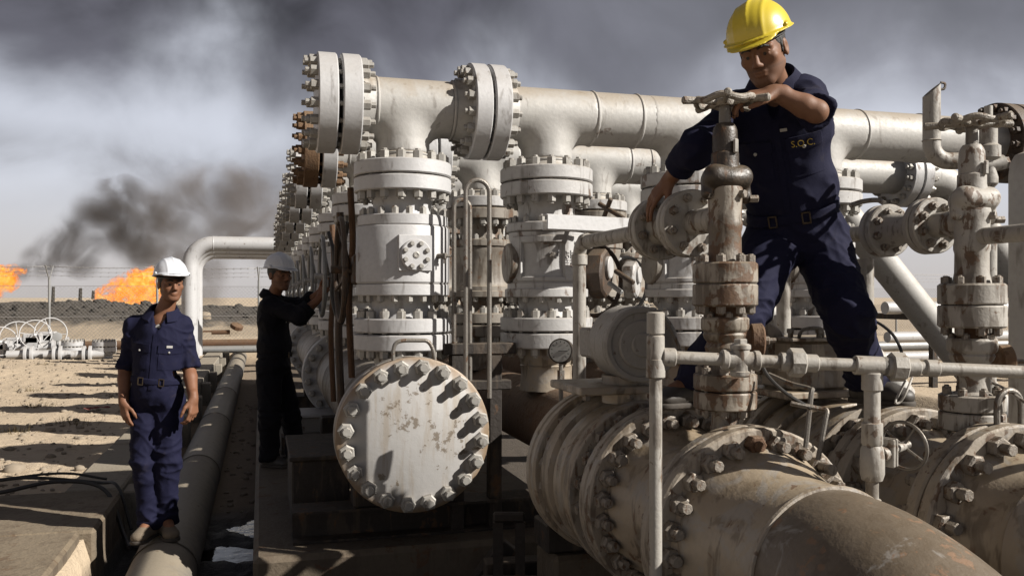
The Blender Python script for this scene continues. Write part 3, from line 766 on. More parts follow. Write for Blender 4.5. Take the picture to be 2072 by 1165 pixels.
# ------------------------------------------------------------------ manifold: rows of valves under cross pipes
ROW0, RSTEP, NROW = 5.475, 1.75, 8
COLX = [0.856, 1.80, 2.80, 3.85]
RUNZ, RUNR = 3.085, 0.178
tee_me = None
def tee_mesh():
    v = Vox((-0.42, -0.25, -0.36), (0.42, 0.25, 0.25), 0.0125)
    v.cap((-0.6, 0, 0), (0.6, 0, 0), RUNR, k=0); v.cap((0, 0, -0.19), (0, 0, -0.6), 0.166, k=0.09)
    v.cut((0.30, 0, 0), (1, 0, 0)); v.cut((-0.30, 0, 0), (-1, 0, 0)); v.cut((0, 0, -0.295), (0, 0, -1))
    return v.mesh('tee', M['run'])
TEE = tee_mesh()

def flange(parent, o, d, Ro, T, ri, mat, seg=44, name='flange', ch=0.007):
    return MB().ring(o, d, ri, Ro, T, seg, ch).build(name, mat, parent)

def handwheel(parent, c, axis, Rw, r, nsp, mat, name='handwheel', hub=0.035, dish=0.05, phase=0.0, seg=40):
    u, w, d = frame_of(axis); c = V(c)
    ring = [c + (u * math.cos(2 * math.pi * k / seg) + w * math.sin(2 * math.pi * k / seg)) * Rw for k in range(seg + 1)]
    wh = MB().tube(ring, r, 8, cap=False).build(name, mat, parent)
    MB().cyl(c - d * (dish + 0.03), c - d * (dish - 0.03), hub, 14, ch=0.005).build('hub', mat, wh)
    for k in range(nsp):
        a = 2 * math.pi * k / nsp + phase; e = c + (u * math.cos(a) + w * math.sin(a)) * Rw
        MB().tube([c - d * dish, c - d * dish * 0.8 + (e - c) * 0.4, e], r * 0.8, 6).build('spoke', mat, wh)
    return wh

def valve_column(X, Y, kind, label, joined=False, lod=0, gear='left', group='valve columns of the manifold'):
    seg = 44 if lod == 0 else 28
    t = thing('ball_valve', label, 'valve', (X, Y, 1.4), group)
    up = (0, 0, 1); O = lambda z: (X, Y, z)
    wm = M['white'] if kind == 'forged' else (M['cast'] if lod == 0 else M['backcast'])
    nb = 16
    # nozzle and bottom flange pair
    MB().lathe([(0.175, 1.30), (0.165, 1.40), (0.168, 1.452), (0.174, 1.46), (0.168, 1.468), (0.19, 1.55), (0.20, 1.581)], O(0), up, seg, cap=False).build('nozzle', M['dirty'] if kind != 'forged' else M['cast'], t)
    f1 = flange(t, O(1.579), up, 0.302, 0.097, 0.15, wm, seg); f2 = flange(t, O(1.688), up, 0.302, 0.086, 0.15, wm, seg)
    MB().ring(O(1.66), up, 0.05, 0.20, 0.045, seg, 0.002).build('gasket', M['black'], t)
    bolts(f2, O(1.6765), up, 0.258, nb, 0.195, 0.0295, 0.046, 0.012, M['bolt'], joined=joined)
    if kind == 'forged':
        MB().lathe([(0.205, 1.774), (0.192, 1.80), (0.19, 1.86), (0.21, 1.913)], O(0), up, seg, cap=False).build('neck', wm, t)
        r1 = flange(t, O(1.912), up, 0.288, 0.070, 0.1, wm, seg, 'body_ring', 0.005)
        bd = MB().lathe([(0.270, 1.982), (0.281, 1.985), (0.289, 1.995), (0.289, 2.325), (0.283, 2.335), (0.262, 2.338)], O(0), up, 56, cap=False).build('body', wm, t)
        r2 = flange(t, O(2.338), up, 0.280, 0.064, 0.1, wm, seg, 'body_ring', 0.005)
        bolts(r1, O(1.932), (0, 0, -1), 0.255, 18, 0.04, 0.023, 0.038, 0.006, M['bolt'], both=False, joined=joined)
        bolts(r2, O(2.382), up, 0.248, 18, 0.04, 0.0235, 0.040, 0.008, M['bolt'], both=False, joined=joined)
        if lod == 0:
            d = V((0.10, -1, 0)).normalized(); pc = V((X, Y, 2.165)) + d * 0.288
            s = V((0, 0, 1)).cross(d) * -1
            mb = MB(); rot = Matrix((s, -d, V((0, 0, 1)))).transposed()
            mb.box(pc - d * 0.030, (0.205, 0.075, 0.215), rot=rot, ch=0.004); pad = mb.build('pad', wm, t)
            cv = MB().lathe([(0.094, 0), (0.094, 0.018), (0.088, 0.024)], pc + d * 0.007 - V((0, 0, 0.012)), d, 36).build('cover', wm, t)
            for q in range(8):
                a = 2 * math.pi * (q + 0.5) / 8; e = pc + d * 0.030 - V((0, 0, 0.012)) + (s * math.cos(a) + V((0, 0, 1)) * math.sin(a)) * 0.072
                MB().cyl(e, e + d * 0.016, 0.0145, 10, ch=0.003).build('cap_screw', M['bolt'], cv)
            MB().lathe([(0.02, 0), (0.02, 0.004), (0.012, 0.006), (0.008, 0.002)], pc + d * 0.031 - V((0, 0, 0.012)), d, 16).build('centre_plug', M['bolt'], cv)
            a = V((math.sin(R(38)), -math.cos(R(38)), 0)); b0 = V((X, Y, 2.15)) + a * 0.285
            fit = MB().cyl(b0, b0 + a * 0.05, 0.016, 8).build('bleed_fitting', M['tube'], t)
            MB().hexa(b0 + a * 0.045, a, 0.021, 0.022).cyl(b0 + a * 0.06 + V((-0.02, 0, 0)), b0 + a * 0.06 + V((0.035, 0, 0.0)), 0.008, 8).cyl(b0 + a * 0.055, b0 + a * 0.055 + V((0, 0, -0.045)), 0.006, 6).build('bleed_plug', M['tube'], fit)
    else:
        MB().lathe([(0.205, 1.774), (0.185, 1.80), (0.18, 1.86), (0.20, 1.903)], O(0), up, seg, cap=False).build('neck', wm, t)
        r1 = flange(t, O(1.902), up, 0.272, 0.055, 0.1, wm, seg, 'body_ring', 0.006)
        MB().lathe([(0.255, 1.957), (0.255, 1.99), (0.245, 2.0), (0.235, 2.03), (0.228, 2.10), (0.228, 2.20), (0.235, 2.25), (0.247, 2.29), (0.247, 2.318), (0.2, 2.322)], O(0), up, 48, cap=False).build('body', wm, t)
        r2 = flange(t, O(2.322), up, 0.262, 0.058, 0.1, wm, seg, 'body_ring', 0.006)
        bolts(r1, O(1.922), (0, 0, -1), 0.240, 14, 0.04, 0.021, 0.034, 0.006, M['bolt'], both=False, joined=joined)
        bolts(r2, O(2.360), up, 0.232, 14, 0.04, 0.021, 0.036, 0.008, M['bolt'], both=False, joined=joined)
        if lod == 0:
            # raised cast ribs framing the recessed panels, side boss, vent plug and cast lettering
            for a0, a1 in ((-80, -56), (8, 27), (50, 74)):
                MB().arcseg((X, Y, 0), R(a0), R(a1), 0.20, 0.254, 2.005, 2.292).build('rib', wm, t)
            MB().arcseg((X, Y, 0), R(-80), R(74), 0.20, 0.253, 2.245, 2.295, 16).build('rib', wm, t)
            MB().arcseg((X, Y, 0), R(-80), R(74), 0.20, 0.253, 2.0, 2.035, 16).build('rib', wm, t)
            p_ = V((X, Y, 1.93)) + V((math.sin(R(30)), -math.cos(R(30)), 0)) * 0.27
            MB().hexa(p_, V((math.sin(R(30)), -math.cos(R(30)), 0)), 0.016, 0.022).build('drain_plug', M['rust'], t)
            d = V((-1, 0.02, 0)).normalized(); c0 = V((X, Y, 2.12))
            MB().lathe([(0.13, 0.16), (0.13, 0.262), (0.122, 0.272), (0.06, 0.274)], c0, d, 28).build('side_boss', M['backcast'], t)
            d = V((-0.16, -1, 0)).normalized(); b0 = c0 + V((0, 0, 0.05)) + d * 0.225
            MB().cyl(b0, b0 + d * 0.035, 0.012, 8).hexa(b0 + d * 0.02, d, 0.017, 0.014).cyl(b0 + d * 0.03 + V((-0.02, 0, -0.012)), b0 + d * 0.03 + V((0.022, 0, 0.012)), 0.006, 6).build('vent_plug', M['tube'], t)
            d = V((0.0, -1, 0)); 
            for s_, ang, z, sz in (('UB', -6, 2.17, 0.055), ('STEEL', 21, 2.155, 0.035), ('HOR', 13, 2.155, 0.035)):
                a = R(ang); d = V((math.sin(a), -math.cos(a), 0)); rr = 0.231 if ang == -6 else 0.2555
                xax = V((0, 0, 1)).cross(d) * -1; yax = V((0, 0, 1))
                if s_ != 'UB': xax, yax = V((0, 0, 1)), xax * -1
                xa = xax; M4 = Matrix((xa, yax, xa.cross(yax))).transposed().to_4x4(); M4.translation = V((X, Y, z)) + d * rr
                txt_mesh(s_, sz, 0.004, wm, M4, 'cast_lettering', t)
    MB().lathe([(0.20, 2.38), (0.185, 2.41), (0.185, 2.49), (0.20, 2.547)], O(0), up, seg, cap=False).build('neck', wm, t)
    f3 = flange(t, O(2.546), up, 0.302, 0.090, 0.12, wm, seg)
    # gear operator with handwheel
    if gear == 'left':
        gy = Y + 0.30
        MB().box((X - 0.16, gy - 0.06, 2.08), (0.26, 0.2, 0.2), ch=0.02).cyl((X - 0.42, gy, 2.08), (X - 0.1, gy, 2.08), 0.025, 10).build('gearbox', M['dkwheel'] if lod == 0 else M['cast'], t)
        handwheel(t, (X - 0.36, gy, 2.08), (-1, 0, 0), 0.33, 0.017, 4, M['dkwheel'] if lod == 0 else M['galv'], phase=0.4, seg=36 if lod == 0 else 24)
    elif gear == 'right':
        gy = Y + 0.05
        gb = MB().lathe([(0.155, 0), (0.165, 0.02), (0.165, 0.10), (0.15, 0.115)], (X + 0.33, gy, 2.06), (0.80, -0.6, 0), 8).build('gearbox', M['dkwheel'] if lod == 0 else M['cast'], t)
        d = V((0.8, -0.6, 0)); c0 = V((X + 0.33, gy, 2.10)) + d * 0.1
        MB().lathe([(0.075, 0.01), (0.075, 0.035), (0.068, 0.04)], c0, d, 24).build('gear_cover', M['cast'], t)
        handwheel(t, (X + 0.40, gy + 0.12, 2.02), (0.35, -1, 0), 0.245, 0.016, 4, M['dkwheel'] if X < 2 else M['galv'], phase=0.9, seg=36)
    return t

ROWN = ['front', 'second', 'third', 'fourth', 'fifth', 'sixth', 'seventh', 'eighth']
def cross_pipe(k, joined, lod):
    Y = ROW0 + RSTEP * k; seg = 44 if lod == 0 else 28; ax = (1, 0, 0)
    lab = f'cream cross pipe of the {ROWN[k]} row, lying over its valve columns'
    t = thing('cross_pipe', lab, 'pipe', (3, Y, RUNZ), 'cross pipes of the manifold')
    P = lambda x: (x, Y, RUNZ)
    xe = 5.45 if k == 0 else 6.0
    # left blanked end
    em = M['orange'] if k == 1 else M['white']
    fb = MB().lathe([(0.29, 0), (0.302, 0.007), (0.302, 0.108), (0.295, 0.115)], P(0.325), ax, seg).build('end_flange', em, t)
    f1 = flange(t, P(0.467), ax, 0.302, 0.115, 0.15, M['white'], seg)
    MB().ring(P(0.43), ax, 0.05, 0.20, 0.05, seg, 0.002).build('gasket', M['black'], t)
    bolts(f1, P(0.4535), ax, 0.258, 16, 0.257, 0.0305, 0.046, 0.03, M['orange'] if k == 1 else M['bolt'], joined=joined)
    MB().lathe([(0.20, 0.58), (0.186, 0.65), (0.178, 0.67), (0.178, 0.676), (0.184, 0.682), (0.184, 0.688), (0.178, 0.694)], (0, Y, RUNZ), ax, seg, cap=False).build('hub', M['run'], t)
    # straight lengths between tees, weld beads proud of the wall
    def straight(x0, x1, welds=()):
        pr = [(RUNR - 0.001, x0)]
        for w in sorted(welds): pr += [(RUNR - 0.001, w - 0.012), (RUNR + 0.006, w - 0.004), (RUNR + 0.006, w + 0.004), (RUNR - 0.001, w + 0.012)]
        pr.append((RUNR - 0.001, x1)); MB().lathe(pr, (0, Y, RUNZ), ax, seg, cap=False).build('pipe', M['run'], t)
    for j, x in enumerate(COLX):
        link('tee', TEE, t, Matrix.Translation(P(x)))
        MB().lathe([(0.162, -0.29), (0.171, -0.297), (0.171, -0.303), (0.165, -0.31), (0.178, -0.335), (0.205, -0.358)], P(x), (0, 0, 1), seg, cap=False).build('weld_neck', M['run'], t)
        fz = 2.646; f = flange(t, (x, Y, fz), (0, 0, 1), 0.302, 0.086, 0.14, M['white'] if j == 0 else M['cast'], seg)
        MB().ring((x, Y, 2.62), (0, 0, 1), 0.05, 0.20, 0.045, 24, 0.002).build('gasket', M['black'], t)
        bolts(f, (x, Y, 2.6395), (0, 0, 1), 0.258, 16, 0.186, 0.0295, 0.048, 0.012, M['bolt'], joined=joined)
    MB().lathe([(0.178, 1.15), (0.184, 1.158), (0.184, 1.165), (0.178, 1.172), (0.188, 1.21), (0.205, 1.265)], (0, Y, RUNZ), ax, seg, cap=False).build('hub', M['run'], t)
    f1 = flange(t, P(1.262), ax, 0.302, 0.105, 0.15, M['white'], seg); f2 = flange(t, P(1.385), ax, 0.302, 0.105, 0.15, M['white'], seg)
    MB().ring(P(1.355), ax, 0.05, 0.20, 0.04, seg, 0.002).build('gasket', M['black'], t)
    bolts(f2, P(1.376), ax, 0.258, 16, 0.228, 0.0305, 0.046, 0.022, M['bolt'], joined=joined)
    MB().lathe([(0.205, 1.488), (0.186, 1.55), (0.178, 1.57)], (0, Y, RUNZ), ax, seg, cap=False).build('hub', M['run'], t)
    straight(COLX[1] + 0.29, COLX[2] - 0.29, (COLX[1] + 0.305, 2.42)); straight(COLX[2] + 0.29, COLX[3] - 0.29, (COLX[2] + 0.31, 3.3)); straight(COLX[3] + 0.29, xe - 0.05, (COLX[3] + 0.31, 4.7))
    # right end
    rm = M['dkwheel'] if k == 0 else M['white']
    f1 = flange(t, P(xe - 0.06), ax, 0.302, 0.105, 0.15, rm, seg); f2 = flange(t, P(xe + 0.063), ax, 0.302, 0.105, 0.15, rm, seg)
    bolts(f2, P(xe + 0.054), ax, 0.258, 16, 0.228, 0.0305, 0.046, 0.022, M['dkwheel'] if k == 0 else M['bolt'], joined=joined)
    if k == 0: straight(xe + 0.16, 8.5)
    else:
        path = [P(xe + 0.16), P(xe + 0.28)] + arc(P(xe + 0.28), (1, 0, 0), (1, 0, -1.05), 0.5, 8)
        e = path[-1]; path.append(V(e) + V((1, 0, -1.05)).normalized() * 3.4)
        MB().tube(path, RUNR, 28).build('sloping_leg', M['run'], t)
    return t

CW = ['leftmost', 'second from the left', 'third from the left', 'rightmost']
for k in range(NROW):
    joined = k >= 2; lod = 0 if k == 0 else 1
    Y = ROW0 + RSTEP * k
    cross_pipe(k, joined, lod)
    for j, x in enumerate(COLX):
        if k >= 3 and j >= 2: continue          # hidden behind the nearer rows
        if k == 0 and j == 0: lab = 'white forged ball valve with a round bolted cover facing the camera'
        else: lab = f'white flanged valve column, {CW[j]} in the {ROWN[k]} row under the cross pipe'
        valve_column(x, Y, 'forged' if j == 0 else 'cast', lab, joined, lod, 'left' if j == 0 else ('right' if (j in (1, 2) and k <= 1) else None))

# ------------------------------------------------------------------ header A with its blind flange
HX, HZ = 0.84, 1.12
t = thing('header_pipe', 'large grey header pipe under the leftmost valves, closed by the round blank plate', 'pipe', (HX, 9, 0.5))
pr = [(0.36, 5.13), (0.33, 5.2), (0.305, 5.28)]
for w in (6.2, 8.0, 11, 13.5, 16): pr += [(0.305, w - 0.02), (0.313, w - 0.006), (0.313, w + 0.006), (0.305, w + 0.02)]
pr += [(0.305, 20)]
MB().lathe(pr, (HX, 0, HZ), (0, 1, 0), 48).build('pipe', M['header'], t)
f = flange(t, (HX, 5.05, HZ), (0, 1, 0), 0.44, 0.085, 0.2, M['face'], 64)
for yy in (9.0, 14.0):
    f1 = flange(t, (HX, yy, HZ), (0, 1, 0), 0.44, 0.08, 0.28, M['white'], 44); f2 = flange(t, (HX, yy + 0.095, HZ), (0, 1, 0), 0.44, 0.08, 0.28, M['white'], 44)
    bolts(f1, (HX, yy + 0.0875, HZ), (0, 1, 0), 0.388, 20, 0.175, 0.035, 0.05, 0.02, M['bolt'], joined=yy > 10)
t = thing('blind_flange', 'big round blank plate with twenty bolts closing the header pipe', 'flange', (HX, 4.96, 0.68))
m, g, b = newmat('blank_plate_paint'); 
ge = g.n('ShaderNodeNewGeometry'); P = ge.outputs['Position']
dv = g.n('ShaderNodeVectorMath', operation='DISTANCE'); g.t.links.new(g.mapv(P, (1, 0, 1)), dv.inputs[0]); dv.inputs[1].default_value = (HX, 0, HZ)
n1_ = g.noise(P, 5, 6, 0.65, 0.5); n2_ = g.noise(P, 30, 5, 0.65); n3_ = g.noise(g.mapv(P, (1, 1, 0.12)), 18, 4, 0.6)
c = g.mix(n1_, (0.40, 0.39, 0.38), (0.30, 0.287, 0.27))
c = g.mix(g.math('MULTIPLY', g.ss(n3_, 0.47, 0.66), 0.55), c, (0.25, 0.205, 0.15))
rim = g.math('ADD', dv.outputs['Value'], g.math('MULTIPLY', g.math('SUBTRACT', n1_, 0.5), 0.16))
c = g.mix(g.math('MULTIPLY', g.ss(rim, 0.36, 0.43), 0.85), c, g.mix(n2_, (0.15, 0.085, 0.035), (0.22, 0.155, 0.09)))
spot = g.ss(g.math('ADD', g.math('MULTIPLY', n1_, 0.7), g.math('MULTIPLY', n2_, 0.3)), 0.565, 0.60)
c = g.mix(g.math('MULTIPLY', spot, 0.75), c, (0.10, 0.07, 0.04))
g.t.links.new(c, b.inputs['Base Color']); b.inputs['Roughness'].default_value = 0.55; b.inputs['Metallic'].default_value = 0.1
bp = g.n('ShaderNodeBump'); bp.inputs['Strength'].default_value = 0.15; bp.inputs['Distance'].default_value = 0.01; g.t.links.new(n2_, bp.inputs['Height']); g.t.links.new(bp.outputs[0], b.inputs['Normal'])
pl = MB().lathe([(0.43, 0), (0.44, 0.008), (0.44, 0.082), (0.428, 0.09)], (HX, 5.04, HZ), (0, -1, 0), 72).build('plate', m, t)
M['plate'] = m
bolts(pl, (HX, 5.04, HZ), (0, 1, 0), 0.388, 20, 0.18, 0.047, 0.038, 0.040, M['bolt'], phase=0.35)
hp = [(HX + x, 4.985, z) for x, z in ((-0.115, 1.545), (-0.115, 1.60), (-0.10, 1.64), (-0.06, 1.655), (0.03, 1.655), (0.08, 1.65), (0.11, 1.61), (0.125, 1.54))]
MB().tube(smoothpath(hp, 5), 0.012, 10).build('lifting_handle', M['tube'], t)

# ------------------------------------------------------------------ supports below
def ibeam(mb, a, b_, h, w, tf=0.015):
    a, b_ = V(a), V(b_); d = (b_ - a); L = d.length; c = (a + b_) / 2
    if abs(d.z) > abs(d.x) + abs(d.y):
        mb.box(c, (w, tf, L)); mb.box(c + V((0, h / 2, 0)), (w, tf, L)); mb.box(c - V((0, h / 2, 0)), (w, tf, L)); mb.box(c, (tf, h, L - 0.004))
    else:
        rz = math.atan2(d.y, d.x)
        mb.box(c + V((0, 0, h / 2)), (L, w, tf), rz); mb.box(c - V((0, 0, h / 2)), (L, w, tf), rz); mb.box(c, (L - 0.004, tf, h - tf), rz)
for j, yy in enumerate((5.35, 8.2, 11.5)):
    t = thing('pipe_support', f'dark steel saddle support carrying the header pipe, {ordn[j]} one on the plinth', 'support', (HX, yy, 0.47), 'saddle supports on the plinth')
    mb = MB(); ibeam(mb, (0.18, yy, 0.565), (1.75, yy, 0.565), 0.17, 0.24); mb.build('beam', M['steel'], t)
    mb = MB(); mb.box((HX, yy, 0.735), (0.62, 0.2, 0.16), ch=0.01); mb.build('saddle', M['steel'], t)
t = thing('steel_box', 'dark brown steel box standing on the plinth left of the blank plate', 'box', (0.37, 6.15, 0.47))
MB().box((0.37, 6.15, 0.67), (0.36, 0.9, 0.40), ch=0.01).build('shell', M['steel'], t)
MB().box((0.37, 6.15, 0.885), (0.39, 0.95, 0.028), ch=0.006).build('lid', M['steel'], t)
t = thing('pale_block', 'pale painted support block under the header pipe behind the dark suited worker', 'support', (0.45, 8.6, 0.47))
MB().box((0.42, 8.75, 0.62), (0.62, 0.5, 0.30), ch=0.01).build('block', M['face'], t)
MB().box((0.42, 8.75, 0.785), (0.7, 0.56, 0.028), ch=0.006).build('top_plate', M['white'], t)

# ladder-like tube hoops between the front columns
for lab, x, y, w_, zt, zb in (('tall bent steel tube hoop standing right of the covered valve, the nearer of two', 1.245, 5.10, 0.145, 2.60, 1.30), ('second bent steel tube hoop just behind the tall nearer hoop', 1.19, 5.28, 0.10, 2.50, 1.25)):
    r_ = w_ / 2; pts = [(x - r_, y, zb), (x - r_, y, zt - r_)] + [(x - r_ * math.cos(R(a)), y, zt - r_ + r_ * math.sin(R(a))) for a in range(15, 180, 15)] + [(x + r_, y, zt - r_), (x + r_, y, zb)]
    tag(MB().tube(pts, 0.0145, 10).build('tube_hoop', M['tube']), lab, 'tube', 'tube hoops between the valves')
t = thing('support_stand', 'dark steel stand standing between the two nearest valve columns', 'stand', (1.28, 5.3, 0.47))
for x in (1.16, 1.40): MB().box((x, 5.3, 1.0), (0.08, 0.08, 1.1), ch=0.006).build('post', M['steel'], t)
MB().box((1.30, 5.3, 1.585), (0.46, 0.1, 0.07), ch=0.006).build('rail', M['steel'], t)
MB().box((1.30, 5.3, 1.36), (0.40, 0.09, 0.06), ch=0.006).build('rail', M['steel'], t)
# pale channel across the columns
t = thing('channel_beam', 'pale painted flat channel beam across the second valve column', 'beam', at(1200, 455, 5.2))
a, b_ = at(1107, 457, 5.05), at(1345, 452, 5.45); d = b_ - a
rz = math.atan2(d.y, d.x); MB().box((a + b_) / 2, (d.length, 0.012, 0.085), rz, ch=0.003).build('web', M['white'], t)
s2 = V((-math.sin(rz), math.cos(rz), 0)) * 0.028
for zz in (0.041, -0.041): MB().box((a + b_) / 2 + s2 + V((0, 0, zz)), (d.length, 0.05, 0.01), rz, ch=0.002).build('lip', M['white'], t)
# pressure gauge by the second column
t = thing('pressure_gauge', 'round white pressure gauge between the columns and the foreground valve', 'gauge', at(1135, 712, 4.6))
c0 = at(1135, 710, 4.6); d = (V((0, 0, CAMZ)) - c0).normalized(); d = (d + V((-0.35, 0, 0.1))).normalized()
MB().lathe([(0.06, -0.035), (0.066, -0.03), (0.066, 0.012), (0.058, 0.014)], c0, d, 32, cap=True).build('case', M['steel'], t)
fc = MB().lathe([(0.058, 0.0145), (0.001, 0.0152)], c0, d, 32).build('dial', M['dial'], t)
u, w, _ = frame_of(d)
for k_ in range(11):
    a = R(-45 + 27 * k_); e = c0 + d * 0.0165 + (u * math.cos(a) + w * math.sin(a)) * 0.047
    MB().box(e, (0.010, 0.0015, 0.003), rot=Matrix(((u * math.cos(a) + w * math.sin(a)), d, (u * math.cos(a) + w * math.sin(a)).cross(d))).transposed()).build('tick', M['ink'], fc)
MB().tube([c0 + d * 0.017 - u * 0.01, c0 + d * 0.017 + u * 0.042], 0.0018, 5).build('needle', M['ink'], fc)
MB().cyl(c0 + V((0, 0, -0.06)), c0 + V((0, 0, -0.30)), 0.012, 8).hexa(c0 + V((0, 0, -0.10)), (0, 0, -1), 0.02, 0.05).build('stem', M['tube'], t)
# far white pipes rising beside the manifold end
for j, (yy, xv) in enumerate(((20.6, -1.62), (22.4, -1.7), (24.4, -1.75))):
    t = thing('white_riser_pipe', f'white painted pipe bent down from the manifold end behind the two workers, {["nearest","middle","farthest"][j]} of three', 'pipe', (xv, yy, 0.4), 'white pipes at the manifold end')
    path = [(4.5, yy, 3.09), (xv + 0.62, yy, 3.09)] + arc((xv + 0.62, yy, 3.09), (-1, 0, 0), (0, 0, -1), 0.5, 10) + [(xv + 0.12, yy, 0.2)]
    MB().tube(path, 0.172, 28).build('pipe', M['white'], t)
    MB().lathe([(0.172, -0.012), (0.178, 0), (0.172, 0.012)], (xv + 0.62, yy, 3.09), (1, 0, 0), 28, cap=False).build('weld', M['white'], t)
tag(MB().lathe([(0.125, 0), (0.125, 8)], (-5.2, 27.2, 0.55), (1, 0, 0), 20).build('brown_pipe', M['rust']), 'rusty brown pipe lying across the end of the trench', 'pipe')
tag(MB().lathe([(0.10, 0), (0.10, 3.4)], (-2.6, 25.0, 0.50), (1, 0.02, 0), 20).build('pale_pipe', M['galv']), 'pale pipe lying in front of the rusty brown pipe', 'pipe')

for j, (px, y0, y1, tt, r, mk, lab) in enumerate(((672, 455, 812, 6.4, 0.020, 'rust', 'thin rusty upright tube in the shade left of the covered valve, leftmost of three'), (688, 430, 826, 6.0, 0.026, 'dkwheel', 'dark brown upright tube beside the wheel left of the covered valve, middle of three'), (709, 380, 764, 5.75, 0.022, 'rust', 'rusty upright tube touching the covered valve on its shaded side, rightmost of three'))):
    a, b_ = at(px, y0, tt), at(px + 3, y1, tt); k_ = (b_ - a)
    tag(MB().tube(smoothpath([a, a + k_ * 0.3 + RGT * 0.012, a + k_ * 0.6 - RGT * 0.015, b_], 5), r, 10).build('upright_tube', M[mk]), lab, 'tube', 'rusty tubes left of the covered valve')
tag(MB().tube(smoothpath([at(665, 470, 6.2), at(676, 520, 6.1), at(672, 600, 6.1), at(690, 655, 6.0), at(700, 600, 5.9), at(694, 520, 5.9), at(704, 450, 5.8)], 6), 0.014, 8).build('hose', M['cable']), 'dark looping hose left of the covered valve', 'hose')

for lab, pts in (('dark bar handle of the gear right of the second front column, upper one', [at(1212, 412, 5.5), at(1262, 442, 5.35)]), ('dark bar crossing the upper bar handle', [at(1236, 402, 5.4), at(1222, 440, 5.5)]), ('dark bar handle pointing down right from the gearbox', [at(1245, 548, 5.3), at(1282, 572, 5.15)]), ('pale bar handle below the dark one on the gearbox', [at(1232, 572, 5.3), at(1258, 592, 5.2)])):
    tag(MB().cyl(pts[0], pts[1], 0.015, 10, ch=0.004).build('bar_handle', M['galv' if 'pale' in lab else 'dkwheel']), lab, 'bar', 'bar handles behind the cross channel')
# ------------------------------------------------------------------ foreground headers B and C with their line valves
BX, CX, NZ, FR, PR = 1.566, 2.436, 1.10, 0.374, 0.255
def tubepipe(parent, path, r, mat, name='pipe', seg=40): return MB().tube(path, r, seg).build(name, mat, parent)
def line_flange(parent, x, y0, T, mat, bmat, front=True, both=True, n=20, rn=0.037, hn=0.036, proj=0.04, L=None, phase=0.25, skip=None, Ro=None):
    """two mating flanges, y0 = front (camera-side) face; bolts stand on the camera side"""
    Ro = Ro or FR
    f1 = MB().ring((x, y0, NZ), (0, 1, 0), 0.22, Ro, T / 2 - 0.004, 72, 0.008).build('flange', mat, parent)
    f2 = MB().ring((x, y0 + T / 2 + 0.004, NZ), (0, 1, 0), 0.22, Ro - 0.002, T / 2 - 0.004, 72, 0.008).build('flange', mat, parent)
    MB().ring((x, y0 + T / 2 - 0.01, NZ), (0, 1, 0), 0.1, Ro - 0.03, 0.02, 48, 0.001).build('gasket', M['black'], parent)
    bolts(f1, (x, y0 + T / 2, NZ), (0, -1, 0), Ro - 0.052, n, T, rn, hn, proj, bmat, both=both, phase=phase, skip=skip)
    return f1
def odd_bolts(parent, x, y, ks, n, phase, length, mat, Ro=None):
    """single studs left long, as the fitters left them"""
    for k in ks:
        a = 2 * math.pi * (k + phase) / n; rc = (Ro or FR) - 0.052
        u, w, d = frame_of((0, -1, 0)); p = V((x, y, NZ)) + (u * math.cos(a) + w * math.sin(a)) * rc
        MB().hexa(p, (0, -1, 0), 0.034, 0.036).cyl(p + V((0, -0.03, 0)), p + V((0, -length, 0)), 0.0185, 12, ch=0.003).build('long_stud', mat, parent)

# ---- header B
t = thing('header_pipe', 'rusty brown header pipe running past the worker on top, elbow at the bottom right corner', 'pipe', (BX, 3, 0.4))
MB().lathe([(0.315, -2.545), (0.30, -2.50), (0.272, -2.42), (PR, -2.36), (PR, -2.178), (PR - 0.01, -2.172)], (BX, 0, NZ), (0, -1, 0), 64, cap=False).build('hub_pipe', M['dirty'], t)
MB().lathe([(PR - 0.01, -2.182), (PR + 0.006, -2.178), (PR + 0.009, -2.170), (PR + 0.006, -2.162), (PR - 0.01, -2.158)], (BX, 0, NZ), (0, -1, 0), 64, cap=False).build('weld_bead', M['oldflange'], t)
path = [(BX, 2.168, NZ)] + arc((BX, 2.10, NZ), (0, -1, 0), (0.35, -0.75, -1.0), 0.62, 14)
e = V(path[-1]); path.append(e + V((0.35, -0.75, -1.0)).normalized() * 0.5)
MB().tube(path, PR - 0.001, 56).build('elbow', M['elbow'], t)
f3 = line_flange(t, BX, 2.545, 0.115, M['oldflange'], M['boltdirty'], proj=0.034, skip={3, 6}, hn=0.032, n=24, rn=0.034)
odd_bolts(f3, BX, 2.545, (3,), 24, 0.25, 0.10, M['boltdirty'])
odd_bolts(f3, BX, 2.545, (6,), 24, 0.25, 0.045, M['rust'])
MB().lathe([(0.30, 2.655), (0.285, 2.72), (0.27, 2.76), (0.27, 2.98), (0.29, 3.04), (0.31, 3.13)], (BX, 0, NZ), (0, 1, 0), 56, cap=False).build('spool', M['dirty'], t)
line_flange(t, BX, 3.12, 0.115, M['oldflange'], M['boltdirty'], phase=0.6, n=24, rn=0.034)
